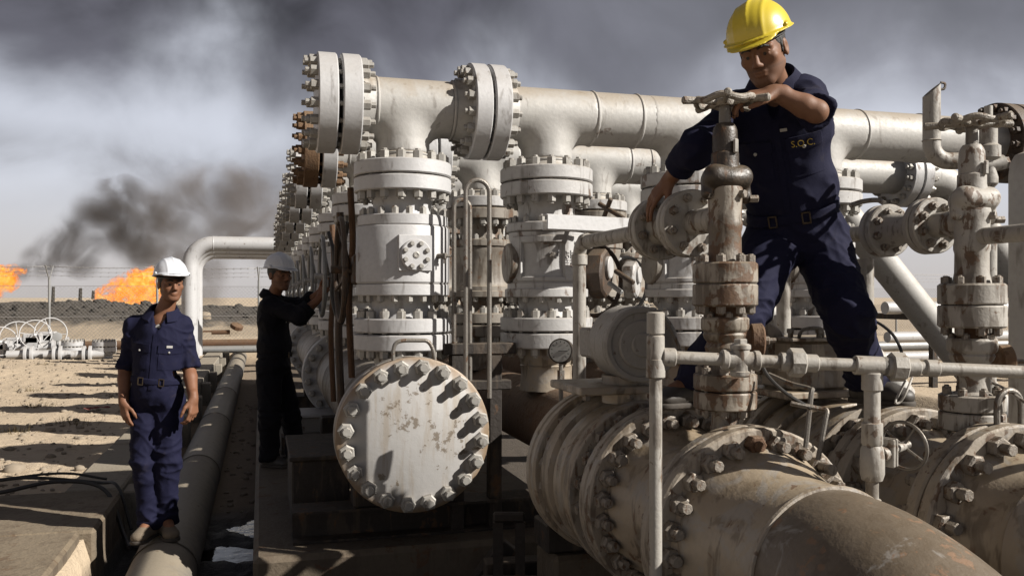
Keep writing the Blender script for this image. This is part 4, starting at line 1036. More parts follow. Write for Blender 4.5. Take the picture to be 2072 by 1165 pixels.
# back part of the header runs on under the rows
path = [(BX, 3.90, NZ), (BX, 3.98, NZ)] + [(BX + 0.284 * (3 * s * s - 2 * s ** 3), 3.98 + 0.6 * s, NZ) for s in [i / 8 for i in range(1, 9)]] + [(1.85, 20, NZ)]
MB().tube(path, 0.225, 40).build('pipe', M['rust'], t)
v = thing('line_valve', 'big rusty banded valve body in the left foreground header, drum gear on top', 'valve', (BX, 3.6, 0.75))
MB().lathe([(0.20, 3.236), (0.275, 3.24), (0.28, 3.33), (0.29, 3.36), (0.362, 3.365), (0.366, 3.372), (0.366, 3.43), (0.36, 3.437), (0.345, 3.44), (0.345, 3.50), (0.352, 3.505), (0.352, 3.60), (0.346, 3.606), (0.330, 3.612), (0.330, 3.66), (0.355, 3.668), (0.358, 3.76), (0.34, 3.766), (0.34, 3.80), (0.3, 3.805)], (BX, 0, NZ), (0, 1, 0), 72, cap=False).build('body', M['dirty'], v)
fv = MB().ring((BX, 3.355, NZ), (0, 1, 0), 0.25, 0.368, 0.012, 64, 0.004).build('end_ring', M['oldflange'], v)
bolts(fv, (BX, 3.38, NZ), (0, -1, 0), 0.322, 20, 0.055, 0.032, 0.03, 0.035, M['boltdirty'], both=False)
fb = MB().ring((BX, 3.805, NZ), (0, 1, 0), 0.2, FR + 0.004, 0.055, 72, 0.01).build('flange', M['dirty'], v)
MB().ring((BX, 3.868, NZ), (0, 1, 0), 0.2, FR + 0.004, 0.06, 72, 0.01).build('flange', M['dirty'], v)
bolts(fb, (BX, 3.866, NZ), (0, -1, 0), 0.33, 20, 0.13, 0.03, 0.03, 0.02, M['boltdirty'], joined=True)
gd = thing('drum_gear', 'grey round drum gear operator on top of the left foreground valve', 'gearbox', (BX - 0.02, 3.55, 1.46))
DZ, DX = 1.70, BX - 0.02
MB().lathe([(0.02, 0.000), (0.048, 0.001), (0.052, 0.006), (0.052, 0.012), (0.098, 0.013), (0.104, 0.019), (0.104, 0.034), (0.135, 0.035), (0.138, 0.025), (0.155, 0.025), (0.162, 0.032), (0.164, 0.058), (0.164, 0.288), (0.15, 0.303)], (DX + 0.01, 3.412, DZ), (0.10, 1, 0), 56).build('drum', M['face'], gd)
MB().box((DX - 0.01, 3.82, DZ - 0.01), (0.15, 0.26, 0.14), ch=0.012).build('gear_case', M['face'], gd)
MB().box((DX - 0.06, 3.66, 1.505), (0.40, 0.40, 0.035), ch=0.006).cyl((DX, 3.6, 1.44), (DX, 3.6, 1.56), 0.10, 20).build('mounting_plate', M['dirty'], gd)
for sx in (-0.22, -0.02, 0.11):
    MB().hexa((DX + sx, 3.49, 1.49), (0, 0, -1), 0.018, 0.025).build('bolt', M['boltdirty'], gd)
MB().tube(smoothpath([(DX + 0.06, 3.44, DZ + 0.14), (DX + 0.09, 3.41, DZ + 0.13), (DX + 0.16, 3.40, DZ + 0.0), (DX + 0.19, 3.40, DZ - 0.13)], 5), 0.007, 8).build('hook_bar', M['tube'], gd)

# ---- header C
t = thing('header_pipe', 'rusty brown header pipe at the right edge with long studs through its flange', 'pipe', (CX, 2.4, 0.4))
MB().lathe([(0.315, -2.37), (0.30, -2.33), (0.272, -2.25), (PR + 0.004, -2.18), (PR + 0.008, -2.17), (PR, -2.155), (PR, -0.9)], (CX, 0, NZ), (0, -1, 0), 56, cap=True).build('pipe', M['dirty'], t)
fc = line_flange(t, CX, 2.36, 0.12, M['oldflange'], M['boltdirty'], phase=0.4, n=18, skip={9, 10, 11, 12, 13, 14})
for i_, k in enumerate((9, 10, 11, 12, 13, 14)):
    odd_bolts(fc, CX, 2.36, (k,), 18, 0.4, (0.10, 0.15, 0.15, 0.05, 0.15, 0.08)[i_], M['boltdirty'])
MB().lathe([(0.30, 2.475), (0.275, 2.53), (0.265, 2.56), (0.265, 2.70), (0.29, 2.76), (0.31, 2.83)], (CX, 0, NZ), (0, 1, 0), 56, cap=False).build('spool', M['dirty'], t)
line_flange(t, CX, 2.82, 0.115, M['oldflange'], M['boltdirty'], phase=0.2, rn=0.036)
pl_ = [(CX - 0.07, 2.40, NZ + FR - 0.005)]
hp = [(CX + 0.02 + x, 2.42, NZ + FR + z) for x, z in ((-0.05, -0.01), (-0.05, 0.06), (-0.035, 0.095), (0.0, 0.11), (0.035, 0.095), (0.05, 0.06), (0.05, -0.01))]
MB().tube(smoothpath(hp, 5), 0.011, 10).build('lifting_eye', M['tube'], t)
path = [(CX, 3.72, NZ), (CX, 4.2, NZ)] + [(CX + 0.364 * (3 * s * s - 2 * s ** 3), 4.2 + 1.0 * s, NZ) for s in [i / 8 for i in range(1, 9)]] + [(2.8, 16, NZ)]
MB().tube(path, 0.26, 40).build('pipe', M['rust'], t)
v = thing('line_valve', 'big rusty banded valve body in the right foreground header under the worker', 'valve', (CX, 3.3, 0.75))
MB().lathe([(0.20, 2.93), (0.275, 2.935), (0.28, 3.02), (0.362, 3.03), (0.366, 3.037), (0.366, 3.09), (0.36, 3.097), (0.345, 3.10), (0.345, 3.18), (0.352, 3.185), (0.352, 3.30), (0.346, 3.306), (0.330, 3.312), (0.330, 3.36), (0.355, 3.368), (0.358, 3.46), (0.34, 3.466), (0.34, 3.52), (0.3, 3.525)], (CX, 0, NZ), (0, 1, 0), 72, cap=False).build('body', M['dirty'], v)
fv = MB().ring((CX, 3.02, NZ), (0, 1, 0), 0.25, 0.368, 0.012, 64, 0.004).build('end_ring', M['oldflange'], v)
bolts(fv, (CX, 3.045, NZ), (0, -1, 0), 0.322, 20, 0.055, 0.032, 0.03, 0.035, M['boltdirty'], both=False)
fb = MB().ring((CX, 3.525, NZ), (0, 1, 0), 0.2, FR + 0.004, 0.055, 72, 0.01).build('flange', M['dirty'], v)
MB().ring((CX, 3.588, NZ), (0, 1, 0), 0.2, FR + 0.004, 0.06, 72, 0.01).build('flange', M['dirty'], v)
gd = thing('box_gear', 'dirty boxy gear operator between the legs of the worker on top', 'gearbox', (CX - 0.06, 3.45, 1.46))
MB().box((CX - 0.06, 3.47, 1.60), (0.30, 0.26, 0.22), ch=0.015).build('case', M['dirty'], gd)
MB().box((CX - 0.06, 3.47, 1.716), (0.33, 0.29, 0.016), ch=0.004).build('lid', M['oldflange'], gd)
MB().lathe([(0.11, 0), (0.118, 0.008), (0.118, 0.24), (0.11, 0.25)], (CX - 0.26, 3.48, 1.67), (0, 1, 0), 36).build('drum', M['oldflange'], gd)
MB().box((CX - 0.05, 3.46, 1.478), (0.46, 0.36, 0.03), ch=0.005).build('mounting_plate', M['dirty'], gd)
for sx, sy in ((-0.15, -0.08), (-0.02, -0.1), (0.06, -0.06)):
    p = V((CX - 0.06 + sx, 3.44 + sy, 1.725)); MB().cyl(p, p + V((0, 0, 0.04)), 0.012, 8).hexa(p + V((0, 0, 0.02)), (0, 0, 1), 0.018, 0.02).build('lid_plug', M['tube'], gd)
MB().tube(smoothpath([(CX - 0.17, 3.36, 1.72), (CX - 0.16, 3.34, 1.76), (CX - 0.08, 3.33, 1.765), (CX - 0.06, 3.34, 1.72)], 5), 0.008, 8).build('lid_handle', M['tube'], gd)

# ------------------------------------------------------------------ stacked gate valves
def gate_stack(x, y, s, lab, white, ang0=0.0):
    Z = lambda py: 1.9 + (602 - py) * s
    t = thing('gate_valve', lab, 'valve', (x, y, 1.35), 'gate valves standing on the foreground headers')
    up = (0, 0, 1); sm = M['stack'] if white else M['stackrust']; O = lambda z: (x, y, z)
    L = lambda nm, prof, mat, seg=36, par=t: MB().lathe([(r, Z(py)) for r, py in prof], O(0), up, seg).build(nm, mat, par)
    L('riser', [(0.052, 960), (0.05, 870), (0.046, 850), (0.046, 832), (0.06, 826)], sm)
    fl = L('flange', [(0.10, 826), (0.109, 823), (0.109, 793), (0.105, 790)], sm, 44); fu = L('flange', [(0.105, 787), (0.109, 784), (0.109, 757), (0.10, 754)], sm, 44)
    L('gasket', [(0.07, 791), (0.07, 786)], M['black'])
    bolts(fl, O(Z(790)), up, 0.086, 8, Z(754) - Z(826), 0.0155, 0.022, 0.006, M['boltdirty'], phase=0.3 + ang0)
    L('neck', [(0.07, 755), (0.05, 748), (0.048, 725), (0.055, 715)], sm)
    bd = L('lower_body', [(0.055, 716), (0.066, 712), (0.070, 702), (0.062, 692), (0.072, 684), (0.076, 676), (0.072, 672), (0.079, 668), (0.083, 664), (0.083, 645), (0.078, 641)], sm, 40)
    bolts(bd, O(Z(645)), up, 0.066, 6, 0.008, 0.0135, 0.018, 0.004, M['boltdirty'], both=False, phase=0.2 + ang0)
    d = V((0.93, -0.36, 0)).normalized(); c0 = V(O(Z(688)))
    pt = MB().lathe([(0.045, 0.04), (0.045, 0.085), (0.058, 0.09), (0.060, 0.125), (0.05, 0.132)], c0, d, 28).build('side_port', M['rust'] if not white else M['orange'], t)
    MB().hexa(c0 + d * 0.13, d, 0.016, 0.022).cyl(c0 + d * 0.15, c0 + d * 0.175, 0.009, 8).build('port_plug', M['boltdirty'], pt)
    L('throat', [(0.06, 642), (0.05, 634), (0.05, 624), (0.06, 618)], M['rust'])
    f1 = L('flange', [(0.104, 620), (0.112, 616), (0.112, 578), (0.108, 575)], sm, 44); f2 = L('flange', [(0.108, 573), (0.112, 570), (0.112, 535), (0.104, 531)], sm, 44)
    L('gasket', [(0.1, 576), (0.1, 572)], M['black'])
    bolts(f2, O(Z(575.5)), up, 0.088, 8, Z(531) - Z(620), 0.0165, 0.024, 0.004, M['boltdirty'], phase=0.15 + ang0)
    L('upper_body', [(0.066, 532), (0.062, 524), (0.057, 510), (0.056, 470), (0.060, 462), (0.060, 452), (0.057, 445), (0.059, 400), (0.062, 388), (0.06, 380)], sm, 40)
    for a in (25, 100, 190, 300):
        dd = V((math.cos(R(a)), math.sin(R(a)), 0)); MB().hexa(V(O(Z(396))) + dd * 0.052, dd, 0.015, 0.028).build('gland_bolt', M['boltdirty'], t)
    ym = M['oily'] if not white else sm
    v_ = Vox((x - 0.13, y - 0.13, Z(412)), (x + 0.13, y + 0.13, Z(312)), 0.005)
    zc = Z(362)
    v_.ell((x, y, zc - 0.004), (0.082, 0.07, 0.042), k=0.01); v_.cap((x - 0.065, y, zc - 0.01), (x - 0.07, y - 0.005, zc - 0.052), 0.024, k=0.02); v_.cap((x + 0.07, y, zc - 0.005), (x + 0.078, y - 0.005, zc - 0.065), 0.022, k=0.02)
    v_.cap((x - 0.05, y - 0.02, zc + 0.005), (x + 0.05, y - 0.02, zc + 0.005), 0.042, k=0.012)
    yk_ = link('yoke', v_.mesh('yoke', ym), t)
    MB().hexa((x + 0.085, y - 0.02, zc - 0.07), (1, -0.3, 0), 0.014, 0.03).build('yoke_bolt', M['boltdirty'], yk_)
    L('bonnet', [(0.052, 345), (0.048, 330), (0.048, 312), (0.044, 309), (0.044, 290), (0.0425, 266), (0.038, 258), (0.030, 251)], M['oily'] if not white else sm, 28)
    MB().box((x + 0.012, y - 0.052, Z(300)), (0.018, 0.012, 0.05), ch=0.004).build('indicator_tab', M['stack'], t)
    L('stem', [(0.021, 252), (0.020, 210)], M['tube'], 14)
    zw = Z(206)
    ring = []
    for k in range(49):
        a = 2 * math.pi * k / 48; ring.append((x + 0.098 * math.cos(a), y + 0.098 * math.sin(a), zw + 0.006 * math.sin(5 * a)))
    wh = MB().tube(ring, 0.0125, 10, cap=False).build('handwheel', M['wheel'], t)
    MB().lathe([(0.032, -0.012), (0.036, -0.006), (0.036, 0.010), (0.030, 0.016)], O(zw - 0.004), up, 24).build('hub', M['wheel'], wh)
    MB().hexa(O(zw + 0.008), up, 0.021, 0.022).build('hub_nut', M['tube'], wh)
    for k in range(5):
        a = 2 * math.pi * k / 5 + R(172) + ang0 * 2; dd = V((math.cos(a), math.sin(a), 0)); cc = V(O(zw))
        MB().tube([cc + dd * 0.025 - V((0, 0, 0.004)), cc + dd * 0.09, cc + dd * 0.105, cc + dd * 0.15, cc + dd * 0.156], [0.011, 0.010, 0.0125, 0.0145, 0.009], 10).build('grip_spoke', M['wheel'], wh)
    return t, Z
g1, Z1 = gate_stack(BX, 2.76, 0.001734, 'rusty white gate valve stack whose handwheel the yellow-helmeted worker turns', False)
g2, Z2 = gate_stack(CX, 2.562, 0.001759, 'chipped white gate valve stack at the right with a free handwheel', True, 0.3)
# second wheel sits lower in the picture: shorter stack handled by its own base height
for o in [g2]: o.location.z -= 0.075

# ------------------------------------------------------------------ by-pass branches at the side of each stack
def bypass(x, ys, z, f_ys, yend, zdrop, lab, r=0.034, FRb=0.128, fwd=None):
    t = thing('bypass_pipe', lab, 'pipe', (x, ys, z), 'by-pass pipes beside the gate valves')
    MB().tube([(x, ys + 0.03, z), (x, f_ys[0] + 0.02, z)], 0.047, 24).build('branch', M['stack'], t)
    for i_, fy in enumerate(f_ys):
        f1 = MB().ring((x, fy, z), (0, 1, 0), 0.03, FRb, 0.030, 40, 0.005).build('flange', M['fit'], t)
        MB().ring((x, fy + 0.036, z), (0, 1, 0), 0.03, FRb, 0.030, 40, 0.005).build('flange', M['fit'], t)
        MB().ring((x, fy + 0.028, z), (0, 1, 0), 0.03, FRb - 0.03, 0.01, 32, 0.001).build('gasket', M['black'], t)
        bolts(f1, (x, fy + 0.033, z), (0, -1, 0), FRb - 0.031, 8, 0.066, 0.0175, 0.018, 0.010, M['boltdirty'], phase=0.4)
    MB().lathe([(0.075, f_ys[0] + 0.066), (0.058, f_ys[0] + 0.10), (0.055, f_ys[0] + 0.15), (0.062, f_ys[1] - 0.05), (0.075, f_ys[1])], (x, 0, z), (0, 1, 0), 32, cap=False).build('check_valve', M['fit'], t)
    if yend:
        path = [(x, f_ys[1] + 0.066, z), (x, yend - 0.09, z)] + arc((x, yend - 0.09, z), (0, 1, 0), (0, 0, -1), 0.075, 8) + [(x, yend - 0.015, zdrop)]
        MB().tube(path, r, 20).build('pipe', M['fit'], t)
        for q in (0, 1):
            if q == 0: MB().cyl((x, yend - 0.14, z), (x, yend - 0.085, z), r + 0.007, 20, ch=0.004).build('socket', M['fit'], t)
            else: MB().cyl((x, yend - 0.015, z - 0.06), (x, yend - 0.015, z - 0.115), r + 0.007, 20, ch=0.004).build('socket', M['fit'], t)
    if fwd: MB().tube([(x, ys - 0.04, z - 0.055), (x, fwd + 0.07, z - 0.055)] + arc((x, fwd + 0.07, z - 0.055), (0, -1, 0), (1, 0, 0), 0.07, 8) + [(x + 1.2, fwd, z - 0.055)], 0.030, 20).build('forward_pipe', M['fit'], t)
    return t
bypass(BX, 2.76, 2.18, (2.99, 3.255), 4.24, 1.36, 'cream by-pass pipe with two bolted flanges under the hand of the worker on top')
bypass(CX, 2.562, 2.17, (2.73, 2.98), 3.75, 1.36, 'white by-pass pipe with two bolted flanges beside the right gate valve', FRb=0.106, fwd=2.12)
tag(MB().cyl((CX - 0.035, 3.09, 2.06), (CX - 0.035, 3.09, 1.40), 0.033, 20).build('support_post', M['fit']), 'upright white pipe post beside the knee of the worker on top', 'post')

# ------------------------------------------------------------------ small-bore drain line in front of both stacks
t = thing('drain_line', 'thin white drain pipe with unions crossing in front of both gate valves', 'pipe', (1.78, 2.26, 1.2))
A0, A1 = V((1.148, 2.436, 1.722)), V((1.78, 2.26, 1.694)); dd = (A1 - A0).normalized(); A2 = A1 + dd * 1.4
sg_ = lambda a, b_, r: MB().cyl(A0 + dd * a, A0 + dd * b_, r, 20, ch=0.003)
L1 = (A1 - A0).length
MB().tube([A0, A2], 0.0195, 20).build('pipe', M['fit'], t)
MB().cyl(A0 + V((0, 0, -1.75)), A0 + V((0, 0, 0.10)), 0.0195, 20).build('drop_pipe', M['fit'], t)
MB().cyl(A0 + V((0, 0, -0.065)), A0 + V((0, 0, -0.005)), 0.029, 20, ch=0.004).cyl(A0 + V((0, 0, -0.03)), A0 + V((0, 0, 0.065)), 0.027, 20, ch=0.004).build('tee_fitting', M['fit'], t)
MB().hexa(A0 + V((0, 0, 0.07)), (0, 0, 1), 0.027, 0.065, sides=12).build('plug', M['fit'], t)
sg_(0.02, 0.06, 0.028).build('socket', M['fit'], t)
k1 = (BX - 0.02 - A0.x) / dd.x * 0 + 0.257
cc = A0 + dd * k1
MB().cyl(cc - dd * 0.055, cc + dd * 0.055, 0.027, 20, ch=0.003).cyl(cc - V((0, 0, 0.05)), cc + V((0, 0, 0.05)), 0.027, 20, ch=0.003).build('cross_fitting', M['fit'], t)
for q in (dd * 0.05, dd * -0.05, V((0, 0, 0.042)), V((0, 0, -0.042))): MB().cyl(cc + q * 0.75, cc + q * 1.15, 0.031, 20, ch=0.003).build('fitting_collar', M['fit'], t)
MB().hexa(cc + V((0, 0, 0.045)), (0, 0, 1), 0.022, 0.02).build('plug', M['fit'], t)
MB().tube([cc, V((BX, 2.76, 1.655))], 0.019, 16).build('link_pipe', M['fit'], t)
for k_, a in enumerate((L1 * 0.655, L1 + 0.082)):
    sg_(a - 0.055, a - 0.02, 0.029).build('union_collar', M['fit'], t)
    MB().hexa(A0 + dd * (a - 0.025), dd, 0.044, 0.045, sides=8).build('union_nut', M['fit'], t); sg_(a + 0.02, a + 0.06, 0.027).build('union_collar', M['fit'], t)
sg_(L1 + 0.16, L1 + 0.20, 0.026).build('socket', M['fit'], t)
sg_(L1 - 0.055, L1 + 0.045, 0.029).build('tee_fitting', M['fit'], t)
D0 = A1
MB().cyl(D0 + V((0, 0, -0.02)), D0 + V((0, 0, -0.075)), 0.031, 20, ch=0.003).build('tee_fitting', M['fit'], t)
MB().lathe([(0.024, 0.06), (0.024, 0.17), (0.031, 0.173), (0.031, 0.235), (0.028, 0.24), (0.033, 0.25), (0.036, 0.28), (0.036, 0.325), (0.03, 0.345), (0.019, 0.35), (0.019, 0.40), (0.026, 0.404), (0.026, 0.445), (0.034, 0.47)], D0, (0, 0, -1), 24).build('drop_valve', M['fit'], t)
MB().box(D0 + V((-0.07, -0.06, -0.425)), (0.055, 0.06, 0.03), rz=0.3, ch=0.003).build('lug', M['dirty'], t)
v2 = thing('needle_valve', 'small white needle valve with a little wire handwheel on the drain pipe', 'valve', D0 + V((0.05, 0, -0.29)))
c0 = D0 + V((0.03, 0.0, -0.27)); d = V((0.92, 0.3, 0.12)).normalized()
MB().cyl(c0, c0 + d * 0.03, 0.024, 14).cyl(c0 + d * 0.055, c0 + d * 0.12, 0.014, 12).build('body', M['fit'], v2)
for q in (0.028, 0.042): MB().box(c0 + d * q, (0.012, 0.06, 0.085), rot=Matrix.Rotation(math.atan2(d.y, d.x), 3, 'Z'), ch=0.003).build('bonnet_plate', M['fit'], v2)
handwheel(v2, c0 + d * 0.125, d, 0.075, 0.0055, 4, M['tube'], hub=0.013, dish=0.005, phase=0.6)
# impulse tubes and cables
for lab, pts, r, mk in (('thin grey impulse tube standing between the two headers, nearer the stack', [at(1555, 757, 3.0), at(1600, 776, 2.95), at(1640, 787, 2.9), at(1641, 800, 2.88), at(1630, 905, 2.86)], 0.0085, 'tube'),
                    ('thin impulse tube with an elbow right of the other impulse tube', [at(1600, 815, 2.85), at(1655, 826, 2.84), at(1672, 830, 2.83), at(1670, 850, 2.82), at(1655, 930, 2.80)], 0.0085, 'tube'),
                    ('black cable drooping behind the first union', [at(1540, 735, 2.95), at(1555, 762, 2.9), at(1590, 795, 2.86), at(1640, 826, 2.84)], 0.006, 'cable'),
                    ('black cable arching from behind the leg of the worker to the drain line', [at(1745, 645, 3.6), at(1775, 652, 3.5), at(1805, 675, 3.4), at(1822, 705, 3.3), at(1828, 735, 3.2)], 0.006, 'cable'),
                    ('thin white cable looping under the second union', [at(1850, 752, 2.9), at(1835, 790, 2.85), at(1822, 812, 2.85), at(1812, 812, 2.85), at(1832, 770, 2.9)], 0.004, 'fit'),
                    ('pale cable slanting across at the right edge', [at(2010, 775, 3.3), at(2040, 790, 3.1), at(2072, 812, 2.9), at(2110, 830, 2.8)], 0.006, 'fit')):
    tag(MB().tube(smoothpath(pts, 6), r, 8).build('impulse_tube' if r > 0.008 else 'cable', M[mk]), lab, 'tube' if r > 0.008 else 'cable', 'thin tubes and cables on the headers')

# ------------------------------------------------------------------ relief valve, vent and tall post at the right
t = thing('relief_vent', 'white vent pipe with a slanted open mouth behind the right handwheel', 'pipe', at(1890, 330, 3.9))
tv = 3.9; r_ = 17 * tv / FPX
a = at(1885, 196, tv); b_ = at(1885, 292, tv); rt = RGT
path = [a, b_] + arc(b_, (0, 0, -1), rt, 34 * tv / FPX, 9)
path.append(at(1958, 326, tv)); MB().tube(path, r_, 24, cap=True).build('pipe', M['fit'], t)
# slanted mouth
mb = MB(); n_ = 24; top_ = []; 
vs = []
for ring_ in range(2):
    for k in range(n_):
        an = 2 * math.pi * k / n_; off = rt * (r_ * math.cos(an)) + V((0, 0, 1)).cross(rt) * (r_ * math.sin(an)); z_ = 0.0 if ring_ == 0 else 0.028 + 0.032 * math.cos(an)
        vs.append(a + off + V((0, 0, z_)))
mb.add(vs, [(k, (k + 1) % n_, n_ + (k + 1) % n_, n_ + k) for k in range(n_)]); mb.build('mouth', M['fit'], t)
MB().tube(smoothpath([at(1890, 190, tv), at(1898, 182, tv), at(1910, 180, tv), at(1912, 170, tv), at(1903, 167, tv)], 5), 0.006, 6).build('hook', M['tube'], t)
MB().lathe([(r_, -0.004), (r_ + 0.005, 0), (r_, 0.004)], at(1885, 285, tv), (0, 0, 1), 24, cap=False).build('weld', M['fit'], t)
t = thing('relief_valve', 'white relief valve with a capped spindle just behind the right handwheel', 'valve', at(2000, 400, 4.0))
tv = 4.0; z_ = lambda py: (HORY - py) * tv / FPX + CAMZ; p0 = at(2000, 300, tv); k_ = tv / FPX
MB().lathe([(8 * k_, z_(215)), (8 * k_, z_(240)), (17 * k_, z_(244)), (17 * k_, z_(292)), (23 * k_, z_(297)), (23 * k_, z_(320)), (15 * k_, z_(326)), (14 * k_, z_(345)), (18 * k_, z_(360)), (18 * k_, z_(372)), (11 * k_, z_(380)), (11 * k_, z_(440)), (16 * k_, z_(446)), (12 * k_, 0.0)], (p0.x, p0.y, 0), (0, 0, 1), 28).build('body', M['fit'], t)
a = at(1950, 328, tv); MB().tube([a, at(2000, 335, tv), at(2030, 328, tv)], 15 * k_, 20).build('side_branch', M['fit'], t)
MB().hexa(at(2026, 330, tv), RGT, 13 * k_, 0.03).build('branch_cap', M['tube'], t)
t = thing('tall_post', 'thick cream upright pipe post at the right edge of the picture', 'post', at(2085, 720, 3.6))
pb = at(2086, 600, 3.6); MB().lathe([(0.081, 0.0), (0.081, 2.40), (0.076, 2.45), (0.058, 2.485), (0.02, 2.50)], (pb.x, pb.y, 0), (0, 0, 1), 36).build('pipe', M['run'], t)
# lever on the far flange
tag(MB().tube(smoothpath([at(1720, 416, 4.2), at(1745, 408, 4.2), at(1775, 405, 4.15), at(1790, 412, 4.1)], 5), [0.012] * 16, 8).build('valve_lever', M['tube']), 'bent steel lever behind the waist of the worker on top', 'lever')
# lug plate on the trench floor, lower centre
t = thing('lug_plate', 'rusty upright lug plate with a slot at the bottom centre', 'bracket', at(1035, 1165, 4.4))
c0 = at(1030, 1120, 4.4); mb = MB()
for sx in (-0.055, 0.055): mb.box(c0 + RGT * sx, (0.05, 0.03, 0.32), -YAW)
mb.build('cheek', M['steel'], t); MB().box(c0 + V((0, 0, 0.185)), (0.16, 0.03, 0.05), -YAW, ch=0.01).build('top_bar', M['steel'], t)  # near-black steel used so the plate looks shaded
MB().box(c0 + V((0, 0, -0.30)), (0.3, 0.3, 0.3), -YAW, ch=0.01).build('foot', M['steel'], t)
# dark brace under the headers
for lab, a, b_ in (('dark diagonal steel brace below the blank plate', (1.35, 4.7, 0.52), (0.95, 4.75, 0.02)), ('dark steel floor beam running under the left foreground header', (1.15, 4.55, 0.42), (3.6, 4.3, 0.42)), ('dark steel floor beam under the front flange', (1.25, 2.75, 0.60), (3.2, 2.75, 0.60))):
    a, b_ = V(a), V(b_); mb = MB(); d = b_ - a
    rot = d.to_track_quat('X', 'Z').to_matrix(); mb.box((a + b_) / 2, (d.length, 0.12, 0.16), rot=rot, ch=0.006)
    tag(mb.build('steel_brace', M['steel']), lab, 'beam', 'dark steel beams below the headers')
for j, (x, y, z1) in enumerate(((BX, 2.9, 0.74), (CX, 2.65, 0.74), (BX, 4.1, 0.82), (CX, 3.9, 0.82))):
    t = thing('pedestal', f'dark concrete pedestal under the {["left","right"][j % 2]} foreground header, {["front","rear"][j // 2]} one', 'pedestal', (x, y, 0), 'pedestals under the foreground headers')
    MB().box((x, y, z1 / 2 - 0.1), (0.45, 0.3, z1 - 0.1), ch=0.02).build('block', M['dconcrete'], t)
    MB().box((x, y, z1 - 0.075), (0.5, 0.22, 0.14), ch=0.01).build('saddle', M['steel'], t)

# ------------------------------------------------------------------ far valves on the left behind the sand heap
WT = 22.0
def far_barrel(px, lab, s=1.0):
    p = at(px, 720, WT); t = thing('flanged_wellhead', lab, 'valve', (p.x, p.y, 0.3), 'far white valves behind the sand heap')
    z0 = p.z - 0.15
    MB().lathe([(0.20, 0), (0.20, 0.18), (0.26, 0.2), (0.26, 0.24)], (p.x, p.y, z0), (0, 0, 1), 28).build('body', M['white'], t)
    for dz in (0.26, 0.40):
        f = MB().ring((p.x, p.y, z0 + dz), (0, 0, 1), 0.1, 0.27 * s, 0.11, 32, 0.008).build('flange', M['white'], t)
        bolts(f, (p.x, p.y, z0 + dz + 0.055), (0, 0, 1), 0.235 * s, 18, 0.11, 0.03, 0.05, 0.01, M['bolt'], joined=True)
    MB().lathe([(0.24, 0.51), (0.24, 0.535), (0.1, 0.55)], (p.x, p.y, z0), (0, 0, 1), 28).build('cap', M['white'], t)
far_barrel(148, 'white flanged far valve, leftmost of the two upright ones'); far_barrel(211, 'white flanged far valve beside the elbow of the worker in front', 1.05)
def far_wheel(px, py, Rw, lab, t_=WT):
    p = at(px, py, t_); t = thing('far_gate_valve', lab, 'valve', (p.x, p.y, 0.3), 'far white valves behind the sand heap')
    d = V((0.35, -1, 0.25)).normalized()
    handwheel(t, p, d, Rw, 0.014, 3, M['white'], dish=0.08, phase=px * 0.1, seg=28)
    c0 = p - d * 0.09; MB().cyl(c0, c0 - d * 0.5, 0.03, 8).build('stem', M['white'], t)
    c1 = p - d * 0.55; MB().box(c1, (0.42, 0.3, 0.26), ch=0.03).build('bonnet', M['white'], t)
    MB().box((c1.x, c1.y, (c1.z - 0.1) / 2 + 0.1), (0.3, 0.3, max(0.2, c1.z)), ch=0.02).build('body', M['white'], t)
    MB().lathe([(0.2, -0.5), (0.2, -0.44), (0.1, -0.43), (0.1, 0.43), (0.2, 0.44), (0.2, 0.5)], (c1.x, c1.y, c1.z - 0.22), (1, 0.1, 0), 16).build('pipe_run', M['white'], t)
for j, (px, py, Rw) in enumerate(((2, 690, 0.36), (38, 684, 0.44), (18, 702, 0.25), (72, 676, 0.36), (103, 672, 0.38))):
    far_wheel(px, py, Rw, f'white far handwheel valve, {["leftmost, cut by the picture edge","with the largest wheel","with the smallest wheel","second from the right of the wheel valves","rightmost of the wheel valves"][j]}', WT + (j % 3) * 0.8)
t = thing('far_gauge', 'round pale gauge among the far white valves', 'gauge', at(116, 683, WT))
MB().lathe([(0.10, -0.04), (0.11, 0.0), (0.11, 0.03), (0.095, 0.032)], at(116, 681, WT), (0.25, -1, 0.1), 24).build('case', M['galv'], t)
MB().cyl(at(116, 686, WT), at(116, 712, WT), 0.03, 8).build('stem', M['galv'], t)
for j, (px, w_) in enumerate(((118, 26), (178, 30), (60, 40))):
    p = at(px, 718, WT - 0.3); t = thing('far_flange_set', f'white far flanged pipe joint, {["between gauge and upright valve","between the two upright valves","below the middle handwheels"][j]}', 'flange', p, 'far white pipe joints')
    MB().lathe([(0.10, -w_ / 80), (0.10, w_ / 80)], p + V((0, 0, 0.02)), (1, 0.05, 0), 20).build('pipe', M['white'], t)
    for sx in (-0.12, 0.02): MB().ring(p + V((sx, 0, 0.02)), (1, 0.05, 0), 0.05, 0.21, 0.07, 24, 0.006).build('flange', M['white'], t)
